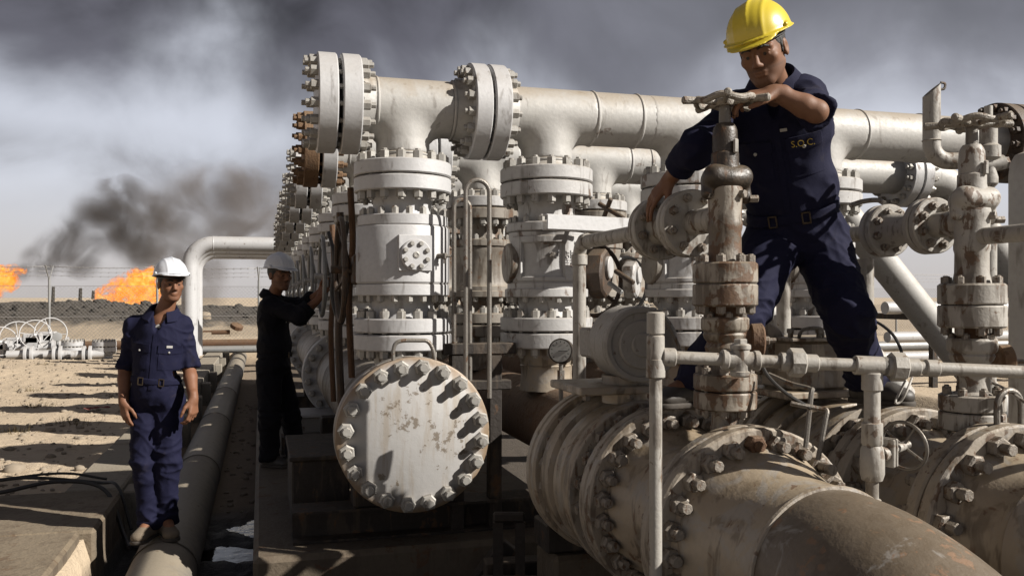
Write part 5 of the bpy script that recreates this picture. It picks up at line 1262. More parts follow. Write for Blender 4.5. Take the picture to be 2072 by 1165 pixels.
# scrap by the fence, and far pipes at the right
p = at(428, 672, 27.5); t = thing('scrap_part', 'rusty broken machine part lying before the fence', 'scrap', p)
MB().cyl(p, p + V((0.55, 0, 0.0)), 0.07, 8).box(p + V((0.1, 0, 0.03)), (0.7, 0.1, 0.05)).build('shaft', M['rust'], t)
MB().lathe([(0.1, 0), (0.2, 0.05), (0.2, 0.16), (0.12, 0.2)], p + V((0.72, 0, 0.08)), (0.3, -0.3, 0.8), 10).build('wheel_hub', M['rust'], t)
rb = MB(); rock_mesh(rb, at(414, 640, 30), 0.28, 1); tag(rb.build('boulder', M['stone'], ang=0), 'pale boulder beyond the fence between the two left workers', 'boulder')
for j, (y, z, x0, x1, r, mk) in enumerate(((13.0, 1.72, 10.5, 22, 0.11, 'white'), (12.2, 1.25, 9.9, 22, 0.09, 'white'), (14.5, 0.95, 8.5, 24, 0.10, 'galv'), (16, 0.62, 7, 24, 0.11, 'white'))):
    tag(MB().tube([(x0, y, z), (x1, y, z)], r, 16).build('far_pipe', M[mk]), f'far pale pipe at the right edge, {["highest","second highest","third highest","lowest"][j]} of four', 'pipe', 'far pipes at the right')
    
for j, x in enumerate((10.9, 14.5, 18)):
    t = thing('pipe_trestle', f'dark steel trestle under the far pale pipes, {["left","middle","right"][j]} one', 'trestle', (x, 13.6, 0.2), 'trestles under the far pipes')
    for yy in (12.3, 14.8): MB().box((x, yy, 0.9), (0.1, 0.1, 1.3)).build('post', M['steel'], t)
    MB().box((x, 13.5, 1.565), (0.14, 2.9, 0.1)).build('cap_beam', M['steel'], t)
# ------------------------------------------------------------------ people
m, g, b = newmat('navy_cloth'); ge = g.n('ShaderNodeNewGeometry'); P = ge.outputs['Position']
nA = g.noise(P, 6, 5, 0.6); nB = g.noise(P, 420, 2, 0.5); nC = g.noise(P, 22, 4, 0.6)
c = g.mix(nA, (0.0043, 0.0047, 0.0180), (0.0065, 0.0068, 0.0240)); c = g.mix(g.math('MULTIPLY', g.ss(nC, 0.55, 0.8), 0.35), c, (0.011, 0.0105, 0.030)); c = g.mix(g.math('MULTIPLY', g.ss(g.noise(g.mapv(P, (1, 1, 1), (3, 1, 2)), 9, 4, 0.7, 0.5), 0.56, 0.72), 0.14), c, (0.055, 0.044, 0.038))
g.t.links.new(c, b.inputs['Base Color']); b.inputs['Roughness'].default_value = 0.85; b.inputs['Sheen Weight'].default_value = 0.0; b.inputs['Specular IOR Level'].default_value = 0.2
bp = g.n('ShaderNodeBump'); bp.inputs['Strength'].default_value = 0.25; bp.inputs['Distance'].default_value = 0.004
g.t.links.new(g.math('ADD', nB, g.math('MULTIPLY', nC, 2.0)), bp.inputs['Height']); g.t.links.new(bp.outputs[0], b.inputs['Normal'])
M['navy'] = m
m2 = m.copy(); m2.name = 'black_cloth'; M['blackcloth'] = m2
for n_ in m2.node_tree.nodes:
    if n_.type == 'MIX':
        for k_ in (6, 7):
            if not n_.inputs[k_].is_linked: n_.inputs[k_].default_value = (0.0045, 0.0045, 0.0075, 1)
def skin_mat(name, a, b2):
    m, g, b = newmat(name); ge = g.n('ShaderNodeNewGeometry'); P = ge.outputs['Position']
    at_ = g.n('ShaderNodeAttribute'); at_.attribute_name = 'stubble'
    c = g.mix(g.noise(P, 45, 4, 0.6), a, b2); c = g.mix(g.math('MULTIPLY', at_.outputs['Fac'], 0.7), c, (0.026, 0.016, 0.012))
    g.t.links.new(c, b.inputs['Base Color']); b.inputs['Roughness'].default_value = 0.58; b.inputs['Specular IOR Level'].default_value = 0.3; b.inputs['Subsurface Weight'].default_value = 0.0
    b.inputs['Subsurface Radius'].default_value = (0.6, 0.2, 0.1); b.inputs['Subsurface Scale'].default_value = 0.01
    bp = g.n('ShaderNodeBump'); bp.inputs['Strength'].default_value = 0.15; bp.inputs['Distance'].default_value = 0.002
    g.t.links.new(g.noise(P, 220, 3, 0.6), bp.inputs['Height']); g.t.links.new(bp.outputs[0], b.inputs['Normal']); return m
M['skin'] = skin_mat('brown_skin', (0.185, 0.087, 0.049), (0.135, 0.060, 0.033))
M['skin2'] = skin_mat('tan_skin', (0.178, 0.089, 0.051), (0.13, 0.062, 0.035))
M['hair'] = plain('black_hair', (0.008, 0.007, 0.006), (0.02, 0.016, 0.013), 0.6, sc=120, bump=0.5)
M['eye'] = plain('shaded_eye_white', (0.30, 0.27, 0.24), (0.26, 0.23, 0.2), 0.5, bump=0)  # greyed white: the shadow over the eyes is in this colour
M['iris'] = plain('dark_iris', (0.012, 0.008, 0.006), (0.02, 0.012, 0.008), 0.5, bump=0)
def helmet_mat(name, c1, c2, spots):
    m, g, b = newmat(name); ge = g.n('ShaderNodeNewGeometry'); P = ge.outputs['Position']
    n = g.noise(P, 30, 6, 0.7); c = g.mix(g.noise(P, 6, 3), c1, c2); c = g.mix(g.math('MULTIPLY', g.ss(n, 0.62, 0.7), spots), c, (0.2, 0.16, 0.1))
    g.t.links.new(c, b.inputs['Base Color']); b.inputs['Roughness'].default_value = 0.33; b.inputs['Coat Weight'].default_value = 0.0
    return m
M['hwhite'] = helmet_mat('white_helmet_shell', (0.53, 0.54, 0.56), (0.48, 0.49, 0.52), 0.25)
M['hyellow'] = helmet_mat('yellow_helmet_shell', (0.53, 0.415, 0.035), (0.46, 0.355, 0.028), 0.45)
M['suede'] = plain('sandy_suede', (0.25, 0.195, 0.135), (0.17, 0.13, 0.09), 0.9, sc=60, bump=0.3)
M['boot'] = plain('dusty_black_boot', (0.03, 0.028, 0.026), (0.12, 0.10, 0.08), 0.55, sc=14, bump=0.2)
M['sole'] = plain('boot_sole', (0.10, 0.08, 0.06), (0.05, 0.042, 0.035), 0.8)
M['yellowthread'] = plain('yellow_thread', (0.60, 0.42, 0.06), (0.5, 0.34, 0.05), 0.7, bump=0)
M['whitetag'] = plain('white_tag', (0.6, 0.58, 0.55), (0.5, 0.48, 0.45), 0.6, bump=0)
M['brass'] = plain('brass_buckle', (0.13, 0.10, 0.065), (0.08, 0.06, 0.045), 0.4, 0.6, bump=0)
M['leather'] = plain('dark_belt', (0.02, 0.018, 0.03), (0.03, 0.026, 0.036), 0.6)

def head_frame(f, roll=0.0):
    f = V(f).normalized(); x = f.cross(V((0, 0, 1))).normalized(); z = x.cross(f).normalized()   # x = wearer's right
    if roll:
        q = Quaternion(f, roll); x = q @ x; z = q @ z
    return Matrix((x, f, z)).transposed()

def sdf_head(v, c, H, sc=1.0):
    T = lambda x, y, z: V(c) + H @ (V((x, y, z)) * sc); S = lambda *r: tuple(q * sc for q in r)
    Hn = [[H[i][j] for j in range(3)] for i in range(3)]
    E = lambda p, r, k=0.012, sub=False: v.ell(T(*p), S(*r), Hn, k * sc, sub)
    C = lambda p, q, ra, rb, k=0.012, sub=False: v.cap(T(*p), T(*q), ra * sc, rb * sc, k * sc, sub)
    E((0, -0.014, 0.035), (0.077, 0.096, 0.088), 0.0); E((0, 0.018, -0.035), (0.066, 0.073, 0.083), 0.03); E((0, 0.040, -0.062), (0.050, 0.042, 0.045), 0.02)
    E((0, 0.070, -0.100), (0.024, 0.020, 0.018), 0.025)
    for s in (-1, 1):
        C((s * 0.050, -0.004, -0.055), (s * 0.020, 0.062, -0.100), 0.018, 0.016, 0.02)
        E((s * 0.045, 0.060, -0.020), (0.022, 0.020, 0.018), 0.02)
        C((s * 0.010, 0.086, 0.020), (s * 0.050, 0.070, 0.018), 0.011, 0.010, 0.014)
        E((s * 0.031, 0.095, 0.0005), (0.016, 0.013, 0.0095), 0.010, True)
        E((s * 0.031, 0.0735, 0.0005), (0.0135, 0.0130, 0.0125), 0.002)
        C((s * 0.017, 0.0855, 0.0055), (s * 0.045, 0.0800, 0.0045), 0.0050, 0.0046, 0.003); C((s * 0.018, 0.0845, -0.0085), (s * 0.044, 0.0800, -0.0075), 0.0034, 0.0032, 0.004)
        E((s * 0.079, -0.012, -0.010), (0.009, 0.019, 0.032), 0.008); E((s * 0.087, -0.006, -0.008), (0.006, 0.010, 0.018), 0.004, True)
        E((s * 0.0125, 0.099, -0.037), (0.0085, 0.0105, 0.008), 0.006)
    C((0, 0.087, 0.012), (0, 0.109, -0.030), 0.0085, 0.0125, 0.010)
    E((0, 0.0885, -0.0605), (0.024, 0.0105, 0.0065), 0.006); E((0, 0.0870, -0.0715), (0.020, 0.0110, 0.0075), 0.006)
    C((-0.024, 0.0945, -0.0665), (0.024, 0.0945, -0.0665), 0.0022, 0.0022, 0.003, True)

def sdf_hand(v, w, d, n, s, curl, spread=0.12, thumb=(0.6, 0.3), sc=1.0):
    """w wrist, d toward the knuckles, n out of the back of the hand, s toward the thumb side"""
    d = V(d).normalized(); n = (V(n) - d * V(n).dot(d)).normalized(); sv = d.cross(n); sv = sv if sv.dot(V(s)) > 0 else -sv
    w = V(w)
    v.cap(w - d * 0.03, w + d * 0.02, 0.025 * sc, 0.026 * sc, 0.015)
    Ls = ((0.043, 0.026, 0.021), (0.047, 0.029, 0.023), (0.043, 0.027, 0.022), (0.034, 0.021, 0.019)); offs = (0.030, 0.010, -0.011, -0.030); pl = (0.088, 0.092, 0.087, 0.079)
    for i in range(4):
        k0 = w + d * 0.012 + sv * offs[i] * 0.55 * sc; k1 = w + (d * pl[i] + sv * offs[i]) * sc
        v.cap(k0, k1, 0.0155 * sc, 0.0120 * sc, 0.012)
        dir_ = (d + sv * spread * offs[i] / 0.03).normalized(); p = k1; a = 0
        for j in range(3):
            a += curl[i] * (0.75, 1.0, 0.7)[j]; ax = dir_ * math.cos(a) - n * math.sin(a)
            q = p + ax * Ls[i][j] * sc; v.cap(p, q, (0.0100, 0.0090, 0.0082)[j] * sc, (0.0090, 0.0082, 0.0072)[j] * sc, 0.003); p = q
    b0 = w + (d * 0.022 + sv * 0.024 - n * 0.006) * sc; a1 = (d * 0.75 + sv * thumb[0] - n * thumb[1]).normalized()
    b1 = b0 + a1 * 0.045 * sc; v.cap(b0, b1, 0.016 * sc, 0.0115 * sc, 0.012)
    a2 = (d * 1.0 + sv * thumb[0] * 0.45 - n * thumb[1] * 1.2).normalized(); b2_ = b1 + a2 * 0.032 * sc; v.cap(b1, b2_, 0.0112 * sc, 0.0100 * sc, 0.004)
    a3 = (d * 1.0 + sv * thumb[0] * 0.1 - n * thumb[1] * 1.6).normalized(); v.cap(b2_, b2_ + a3 * 0.026 * sc, 0.0100 * sc, 0.0080 * sc, 0.004)

def verts_np(me):
    a = np.empty(len(me.vertices) * 3, np.float32); me.vertices.foreach_get('co', a); return a.reshape(-1, 3)
def norms_np(me):
    a = np.empty(len(me.vertices) * 3, np.float32); me.vertices.foreach_get('normal', a); return a.reshape(-1, 3)
def relax(me, it=2, f=0.5):
    v = verts_np(me); e = np.empty(len(me.edges) * 2, np.int32); me.edges.foreach_get('vertices', e); e = e.reshape(-1, 2)
    for _ in range(it):
        s = np.zeros_like(v); c = np.zeros(len(v), np.float32)
        np.add.at(s, e[:, 0], v[e[:, 1]]); np.add.at(s, e[:, 1], v[e[:, 0]]); np.add.at(c, e[:, 0], 1); np.add.at(c, e[:, 1], 1)
        v = v + f * (s / np.maximum(c, 1)[:, None] - v)
    me.vertices.foreach_set('co', v.astype(np.float32).ravel()); me.update()

def patch(bvh, o, u, v_, d, w, h, n=(8, 8), off=0.003, thick=0.003, shape=None):
    """thin cloth patch laid on the surface: rays along d from a grid spanned by u,v around o"""
    o, u, v_, d = V(o), V(u).normalized(), V(v_).normalized(), V(d).normalized(); mb = MB(); top = []; okc = True
    for i in range(n[0] + 1):
        for j in range(n[1] + 1):
            a, c_ = i / n[0] - 0.5, j / n[1] - 0.5
            if shape: a, c_ = shape(a, c_)
            p = o + u * w * a + v_ * h * c_; hit = bvh.ray_cast(p - d * 0.4, d, 0.9)
            q = (hit[0] - d * off) if hit[0] is not None else p
            top.append(q)
    N1 = n[1] + 1; low = [q + d * (thick + off) for q in top]; nt_ = len(top)
    fs = [(i * N1 + j, (i + 1) * N1 + j, (i + 1) * N1 + j + 1, i * N1 + j + 1) for i in range(n[0]) for j in range(n[1])]
    border = [i * N1 for i in range(n[0] + 1)] + [n[0] * N1 + j for j in range(1, N1)] + [i * N1 + n[1] for i in range(n[0] - 1, -1, -1)] + [j for j in range(n[1] - 1, 0, -1)]
    fs += [(border[k], border[(k + 1) % len(border)], nt_ + border[(k + 1) % len(border)], nt_ + border[k]) for k in range(len(border))]
    return mb.add(top + low, fs)

def make_person(J, lab, skin, cloth, helmet, shoe, h_body=0.0045, h_cloth=0.0055, hsc=1.0, belly=1.0, cloth_lab=None, sleeve=0.78, loose=1.0, stub=0.6, seed=0.0, shoemat='suede', legs=1.0, girth=1.0):
    allp = [V(p) for p in J.values() if isinstance(p, Vector)]
    lo = V((min(p.x for p in allp) - 0.2, min(p.y for p in allp) - 0.2, min(p.z for p in allp) - 0.14)); hi = V((max(p.x for p in allp) + 0.2, max(p.y for p in allp) + 0.2, max(p.z for p in allp) + 0.24))
    H = head_frame(J['face'], J.get('roll', 0.0)); hc = J['head']
    sh = (J['shL'] + J['shR']) / 2; side = (J['shL'] - J['shR']).normalized(); upv = (J['neck'] - J['pelvis']).normalized(); fwd = upv.cross(side).normalized()
    if fwd.dot(J['front']) < 0: fwd = -fwd
    side = side - upv * side.dot(upv); side.normalize(); fwd = fwd - upv * fwd.dot(upv) - side * fwd.dot(side); fwd.normalize()
    Tr = Matrix((side, fwd, upv)).transposed(); Tn = [[Tr[i][j] for j in range(3)] for i in range(3)]
    hips_side = (J['hipL'] - J['hipR']); 
    # ---- the body, one continuous skin
    v = Vox(lo, hi, h_body)
    sdf_head(v, hc, H, hsc)
    nk0 = hc + H @ V((0, -0.022, -0.085)) * hsc
    v.cap(nk0, J['neck'] - upv * 0.02, 0.052 * hsc, 0.060, 0.02)
    chest = J['neck'] - upv * 0.19; ab = chest + (J['pelvis'] - chest) * 0.55
    v.ell(chest, (0.138 * girth, 0.090, 0.16), Tn, 0.04); v.ell(ab, (0.112 * girth, 0.085 * belly, 0.16), Tn, 0.03); v.ell(J['pelvis'], (0.115 * girth, 0.085, 0.10), Tn, 0.03)
    for s in 'LR':
        v.cap(J['neck'] - upv * 0.05, J['sh' + s], 0.055, 0.05, 0.03)
        v.cap(J['sh' + s], J['el' + s], 0.048, 0.040, 0.02)
        mid = J['el' + s].lerp(J['wr' + s], 0.3)
        v.cap(J['el' + s], mid, 0.040, 0.041, 0.012); v.cap(mid, J['wr' + s], 0.041, 0.0275, 0.012)
        hd = J['hand' + s]; sdf_hand(v, J['wr' + s], *hd)
        v.cap(J['hip' + s], J['kn' + s], 0.070, 0.050, 0.02); v.cap(J['kn' + s], J['an' + s], 0.050, 0.036, 0.02); v.cap(J['an' + s], J['an' + s] + J['toe' + s].normalized() * 0.10 - V((0, 0, 0.04)), 0.036, 0.03, 0.02)
    me = v.mesh('person', M[skin]); relax(me, 1, 0.5)
    del v
    co = verts_np(me); rel = (co - np.array(hc)) @ np.array([[H[i][j] for j in range(3)] for i in range(3)]) / hsc
    st = sstep(-rel[:, 2], 0.030, 0.060) * sstep(rel[:, 1], -0.01, 0.03) * (1 - sstep(-rel[:, 2], 0.115, 0.13)) * (np.abs(rel[:, 0]) < 0.075)
    lips = (np.abs(rel[:, 2] + 0.066) < 0.011) & (np.abs(rel[:, 0]) < 0.022) & (rel[:, 1] > 0.08)
    st = st * (0.55 + 0.45 * (rel[:, 2] > -0.058)) * stub; st[lips] *= 0.35
    far = np.linalg.norm(rel, axis=1) > 0.17; st[far] = 0
    attr = me.attributes.new('stubble', 'FLOAT', 'POINT'); attr.data.foreach_set('value', st.astype(np.float32))
    P = link('person', me); tag(P, lab, 'person', 'oilfield workers')
    # ---- eyes, brows, hair
    TT = lambda x, y, z: V(hc) + H @ (V((x, y, z)) * hsc)
    for s in (-1, 1):
        ey = MB().lathe([(0.0001, 0.0), (0.005, 0.0008), (0.0085, 0.004), (0.0095, 0.009)], TT(s * 0.031, 0.0868, -0.0015), -(H @ V((s * 0.12, 1, -0.1))), 14, cap=False).build('eye', M['eye'], P)
        MB().lathe([(0.0001, -0.0006), (0.0062, 0.0004)], TT(s * 0.031, 0.0870, -0.0025), -(H @ V((s * 0.12, 1, -0.1))), 12, cap=False).build('iris', M['iris'], ey)
        MB().tube([TT(s * 0.012, 0.097, 0.020), TT(s * 0.024, 0.0965, 0.026), TT(s * 0.038, 0.089, 0.026), TT(s * 0.050, 0.079, 0.019)], [0.003, 0.0052, 0.0048, 0.0022], 6).build('eyebrow', M['hair'], P)
    hv = Vox(V(hc) - V((0.16,) * 3), V(hc) + V((0.16,) * 3), 0.0045); Hn = [[H[i][j] for j in range(3)] for i in range(3)]
    hv.ell(TT(0, -0.018, 0.034), tuple(q * hsc for q in (0.0815, 0.0985, 0.092)), Hn, 0)
    hv.cut(TT(0, 0.045, 0.05), H @ V((0, 1, -0.25))); hv.cut(TT(0, -0.05, -0.035), H @ V((0, 0.25, -1)))
    hv.cap(TT(0.074, 0.012, 0.03), TT(0.073, 0.014, -0.02), 0.007, 0.004, 0.004); hv.cap(TT(-0.074, 0.012, 0.03), TT(-0.073, 0.014, -0.02), 0.007, 0.004, 0.004)
    link('hair', hv.mesh('hair', M['hair']), P)
    # ---- helmet
    bo = 0.054
    hm = Vox((-0.17, -0.2, -0.06), (0.17, 0.24, 0.2), 0.0045)
    hm.ell((0, -0.004, 0.0), (0.113, 0.137, 0.128), k=0); hm.ell((0, -0.004, 0.002), (0.017, 0.138, 0.134), k=0.008)
    for s in (-1, 1): hm.ell((s * 0.050, -0.004, 0.0), (0.010, 0.125, 0.118), k=0.008)
    hm.cut((0, 0, 0.0), (0, 0, -1)); hm.ell((0, -0.004, -0.004), (0.106, 0.130, 0.118), k=0.0, sub=True)
    hm.ell((0, 0.004, 0.003), (0.124, 0.150, 0.0075), k=0.006); hm.ell((0, 0.105, -0.005), (0.090, 0.080, 0.0075), [[1, 0, 0], [0, math.cos(0.16), math.sin(0.16)], [0, -math.sin(0.16), math.cos(0.16)]], k=0.008)
    hm.ell((0, -0.004, -0.008), (0.104, 0.128, 0.03), k=0.0, sub=True)
    for s in (-1, 1): hm.ell((s * 0.112, 0.03, 0.016), (0.008, 0.022, 0.009), k=0.003)
    hme = hm.mesh('helmet', M[helmet]); relax(hme, 2, 0.5)
    pt = J.get('hpitch', 0.0)
    M4 = (H @ Matrix.Rotation(pt, 3, 'X')).to_4x4(); M4.translation = TT(0, -0.004, bo) ; hme.transform(Matrix.Translation(M4.translation) @ M4.to_3x3().to_4x4() @ Matrix.Scale(1.0 * hsc, 4))
    ho = link('helmet', hme, P)
    bd_ = MB().tube([TT(0.085 * math.cos(a), 0.0 + 0.108 * math.sin(a), bo - 0.012) for a in [2 * math.pi * k / 24 for k in range(25)]], 0.006, 6, cap=False).build('headband', M['black'], ho)
    # ---- coverall
    v = Vox(lo, hi, h_cloth)
    lw = loose
    v.ell(chest + fwd * 0.004, (0.188 * girth, 0.128, 0.185), Tn, 0.06); v.ell(ab + fwd * 0.012, (0.172 * belly * girth, 0.132 * belly, 0.17), Tn, 0.06); v.ell(J['pelvis'], (0.176 * girth, 0.138, 0.125), Tn, 0.06)
    v.ell(chest + upv * 0.09, (0.17 * girth, 0.10, 0.10), Tn, 0.04)
    for s in 'LR':
        v.cap(J['neck'] - upv * 0.050, J['sh' + s] + upv * 0.0, 0.062, 0.058, 0.04)
        e = J['el' + s]; end = J['sh' + s].lerp(e, 1.0) if sleeve >= 1 else J['sh' + s].lerp(e, sleeve / 0.78 * 0.92)
        sl = J.get('sleeve' + s, None)
        v.cap(J['sh' + s], e if sl is None else J['sh' + s].lerp(e, 1.0), 0.062 * lw, 0.060 * lw, 0.035)
        if sl is not None and sl > 1.0:
            w_ = e.lerp(J['wr' + s], sl - 1.0); v.cap(e, w_, 0.060 * lw, 0.054 * lw, 0.02)
            d = (J['wr' + s] - e).normalized(); v.cap(w_ - d * 0.035, w_ - d * 0.004, 0.058 * lw, 0.060 * lw, 0.006); v.cut(w_, d, 0.14)
        else:
            d = (e - J['sh' + s]).normalized(); w_ = e - d * 0.02
            v.cap(w_ - d * 0.05, w_, 0.066 * lw, 0.069 * lw, 0.006); v.cut(w_ + d * 0.01, d, 0.13)
        hp = J['hip' + s]; kn = J['kn' + s]; an = J['an' + s]
        v.cap(hp, kn, 0.104 * legs, 0.082 * legs, 0.03); v.cap(kn, an, 0.081 * legs, 0.068 * legs, 0.02)
        d = (an - kn).normalized(); v.cap(an - d * 0.06, an - d * 0.0, 0.066 * lw, 0.072 * lw, 0.012); v.cut(an + V((0, 0, -0.035)), (0, 0, -1), 0.14)
    # neck opening with a V at the front
    v.cap(J['neck'] - upv * 0.03, J['neck'] + upv * 0.2, 0.062, 0.075, 0.004, True)
    v.cap(J['neck'] + fwd * 0.05 - upv * 0.02, J['neck'] - upv * 0.115 + fwd * 0.135, 0.040, 0.008, 0.004, True)
        # belt shares the waist's own shape
    wc = J['pelvis'] + upv * 0.085; sl_ = None
    q = v._box(np.array(wc) - 0.28, np.array(wc) + 0.28, 0); sl_, x, y, z = q
    dpl = (x - wc.x) * upv.x + (y - wc.y) * upv.y + (z - wc.z) * upv.z; drr = np.sqrt((x - wc.x) ** 2 + (y - wc.y) ** 2 + (z - wc.z) ** 2)
    o0 = np.array([s_.start for s_ in sl_]); vb = Vox((0, 0, 0), (0.02,) * 3, h_cloth); vb.lo = v.lo + o0 * h_cloth; vb.F = np.maximum(np.maximum(v.F[sl_] - 0.010, np.abs(dpl) - 0.020), drr - 0.235).astype(np.float32)
    bme = vb.mesh('belt', M[cloth]); cm = v.mesh('coverall', M[cloth]); del v, vb
    # folds
    co = verts_np(cm); no = norms_np(cm)
    jo = [J['elL'], J['elR'], J['knL'], J['knR'], J['anL'], J['anR'], J['hipL'], J['hipR'], (J['hipL'] + J['hipR']) / 2, wc, J['shL'] - upv * 0.08, J['shR'] - upv * 0.08]
    mk = np.zeros(len(co), np.float32)
    for p, rad in zip(jo, [0.11, 0.11, 0.16, 0.16, 0.14, 0.14, 0.12, 0.12, 0.12, 0.13, 0.11, 0.11]): mk = np.maximum(mk, np.exp(-(np.linalg.norm(co - np.array(p), axis=1) / rad) ** 2))
    px_, py_, pz_ = co[:, 0] + seed, co[:, 1], co[:, 2]
    warp = fbm(px_ * 5, py_ * 5, pz_ * 5, 2) * 1.6
    f1 = 1 - np.abs(2 * vnoise(px_ * 7 + warp, py_ * 7, pz_ * 19 + warp * 2) - 1); f2 = 1 - np.abs(2 * vnoise((px_ + pz_) * 11 + warp * 2, py_ * 7 + 3, (pz_ - px_) * 5 + warp) - 1)
    f3 = fbm(px_ * 16, py_ * 16, pz_ * 12, 3) - 0.5
    f4 = 1 - np.abs(2 * vnoise((px_ - pz_ * 0.7) * 22 + warp * 3, py_ * 18 + 7, (pz_ + px_) * 13 + warp * 2) - 1)
    dsp = mk * (0.021 * (f1 ** 3 - 0.28)) + (0.35 + mk * 0.65) * 0.015 * (f2 ** 3 - 0.28) + (0.4 + 0.6 * mk) * 0.007 * (f4 ** 3 - 0.25) + 0.006 * f3
    co = co + no * dsp[:, None]; cm.vertices.foreach_set('co', co.astype(np.float32).ravel()); cm.update(); relax(cm, 1, 0.4)
    co = verts_np(bme); 
    cv = link('coverall', cm, P)
    if cloth_lab: cv['label'] = cloth_lab
    bl = link('belt', bme, P)
    bvh = BVHTree.FromPolygons([tuple(q) for q in verts_np(cm)], [tuple(p.vertices) for p in cm.polygons])
    # collar
    mb = MB(); nn = 28; vs = []
    for k in range(nn + 1):
        a = R(28 + (332 - 28) * k / nn); ca, sa = math.cos(a), math.sin(a); fr = 0.5 + 0.5 * ca
        for rr, hh in ((0.068, 0.028 - 0.050 * fr), (0.077, 0.034 - 0.050 * fr), (0.120 - 0.008 * (1 - fr), -0.020 - 0.055 * fr), (0.098, -0.045 - 0.055 * fr)):
            vs.append(J['neck'] + upv * 0.030 + (side * sa * 1.05 + fwd * ca) * rr + upv * hh)
    fs = []
    for k in range(nn):
        for j in range(4): fs.append((k * 4 + j, k * 4 + (j + 1) % 4, (k + 1) * 4 + (j + 1) % 4, (k + 1) * 4 + j))
    fs += [(0, 1, 2, 3), tuple(nn * 4 + j for j in (3, 2, 1, 0))]; mb.add(vs, fs).build('collar', M[cloth], cv)
    # front zip, pockets, press studs, buckles
    zc_ = (chest - upv * 0.08); patch(bvh, zc_ - upv * 0.02 + fwd * 0.1, side, upv, -fwd, 0.022, 0.34, (2, 26), 0.0035, 0.004).build('zip_flap', M[cloth], cv)
    for s in (-1, 1):
        pc = chest + side * s * 0.088 - upv * 0.035
        patch(bvh, pc - upv * 0.05, side, upv, -fwd, 0.115, 0.12, (10, 10), 0.003, 0.003).build('pocket', M[cloth], cv)
        fl = patch(bvh, pc + upv * 0.018, side, upv, -fwd, 0.125, 0.048, (10, 5), 0.007, 0.006, lambda a, c_: (a, c_ if c_ > -0.49 else c_ - 0.25 * (0.5 - abs(a)) * 1.0)).build('pocket_flap', M[cloth], cv)
        hit = bvh.ray_cast(pc + fwd * 0.4, -fwd, 0.9)
        if hit[0]: MB().lathe([(0.0065, 0), (0.0065, 0.004), (0.003, 0.006)], hit[0] + fwd * 0.008, fwd, 10).build('press_stud', M['whitetag'], cv)
        bb = wc + side * s * 0.062; hit = BVHTree.FromPolygons([tuple(q) for q in verts_np(bme)], [tuple(p.vertices) for p in bme.polygons]).ray_cast(bb + fwd * 0.4, -fwd, 0.9) if len(bme.polygons) else (None,)
        if hit[0]:
            rot = Matrix((side, fwd, upv)).transposed()
            for dx, dz, w_, h_ in ((-0.014, 0, 0.005, 0.046), (0.014, 0, 0.005, 0.046), (0, 0.021, 0.033, 0.005), (0, -0.021, 0.033, 0.005)):
                MB().box(hit[0] + fwd * 0.004 + side * dx + upv * dz, (w_, 0.006, h_), rot=rot).build('buckle_bar', M['brass'], bl)
    P_ctx = dict(P=P, cv=cv, bvh=bvh, side=side, fwd=fwd, upv=upv, chest=chest, wc=wc, H=H)
    # shoes
    for s in 'LR':
        an = J['an' + s]; d = V(J['toe' + s]).normalized(); dh = V((d.x, d.y, 0)).normalized(); z0 = J['gnd' + s]; sd2 = V((0, 0, 1)).cross(dh)
        c0 = V((an.x, an.y, z0))
        bv = Vox(c0 - V((0.3, 0.3, 0.02)), c0 + V((0.3, 0.3, 0.2)), 0.004)
        bv.cap(c0 + V((0, 0, 0.13)), c0 + V((0, 0, 0.055)) - dh * 0.02, 0.046, 0.046, 0.02)
        bv.cap(c0 - dh * 0.03 + V((0, 0, 0.045)), c0 + dh * 0.10 + V((0, 0, 0.043)), 0.042, 0.044, 0.03); bv.ell(c0 + dh * 0.135 + V((0, 0, 0.038)), (0.05, 0.05, 0.036), None, 0.02)
        bv.cap(c0 + dh * 0.02 + V((0, 0, 0.075)), c0 + dh * 0.09 + V((0, 0, 0.058)), 0.034, 0.03, 0.02)
        bv.cut(c0 + V((0, 0, 0.016)), (0, 0, -1))
        bo_ = link('shoe', bv.mesh('shoe', M[shoemat]), P)
        sl_ = Vox(c0 - V((0.3, 0.3, 0.03)), c0 + V((0.3, 0.3, 0.08)), 0.004)
        sl_.cap(c0 - dh * 0.035 + V((0, 0, 0.012)), c0 + dh * 0.09 + V((0, 0, 0.012)), 0.045, 0.048, 0.01); sl_.ell(c0 + dh * 0.135 + V((0, 0, 0.012)), (0.053, 0.053, 0.05), None, 0.02)
        sl_.cut(c0 + V((0, 0, 0.022)), (0, 0, 1)); sl_.cut(c0 + V((0, 0, 0.0)), (0, 0, -1)); link('sole', sl_.mesh('sole', M['sole']), bo_)
        for k in range(4):
            q = c0 + dh * (0.035 + 0.018 * k) + V((0, 0, 0.108 - 0.011 * k)); MB().tube([q - sd2 * 0.022 - V((0, 0, 0.01)), q, q + sd2 * 0.022 - V((0, 0, 0.01))], 0.003, 5).build('lace', M['sole'], bo_)
    return P_ctx

def face_dir(yaw_right, pitch_down):
    y, p = R(yaw_right), R(pitch_down); return (-FWD * math.cos(y) + RGT * math.sin(y)) * math.cos(p) - UP * math.sin(p)
TC = -FWD   # toward the camera

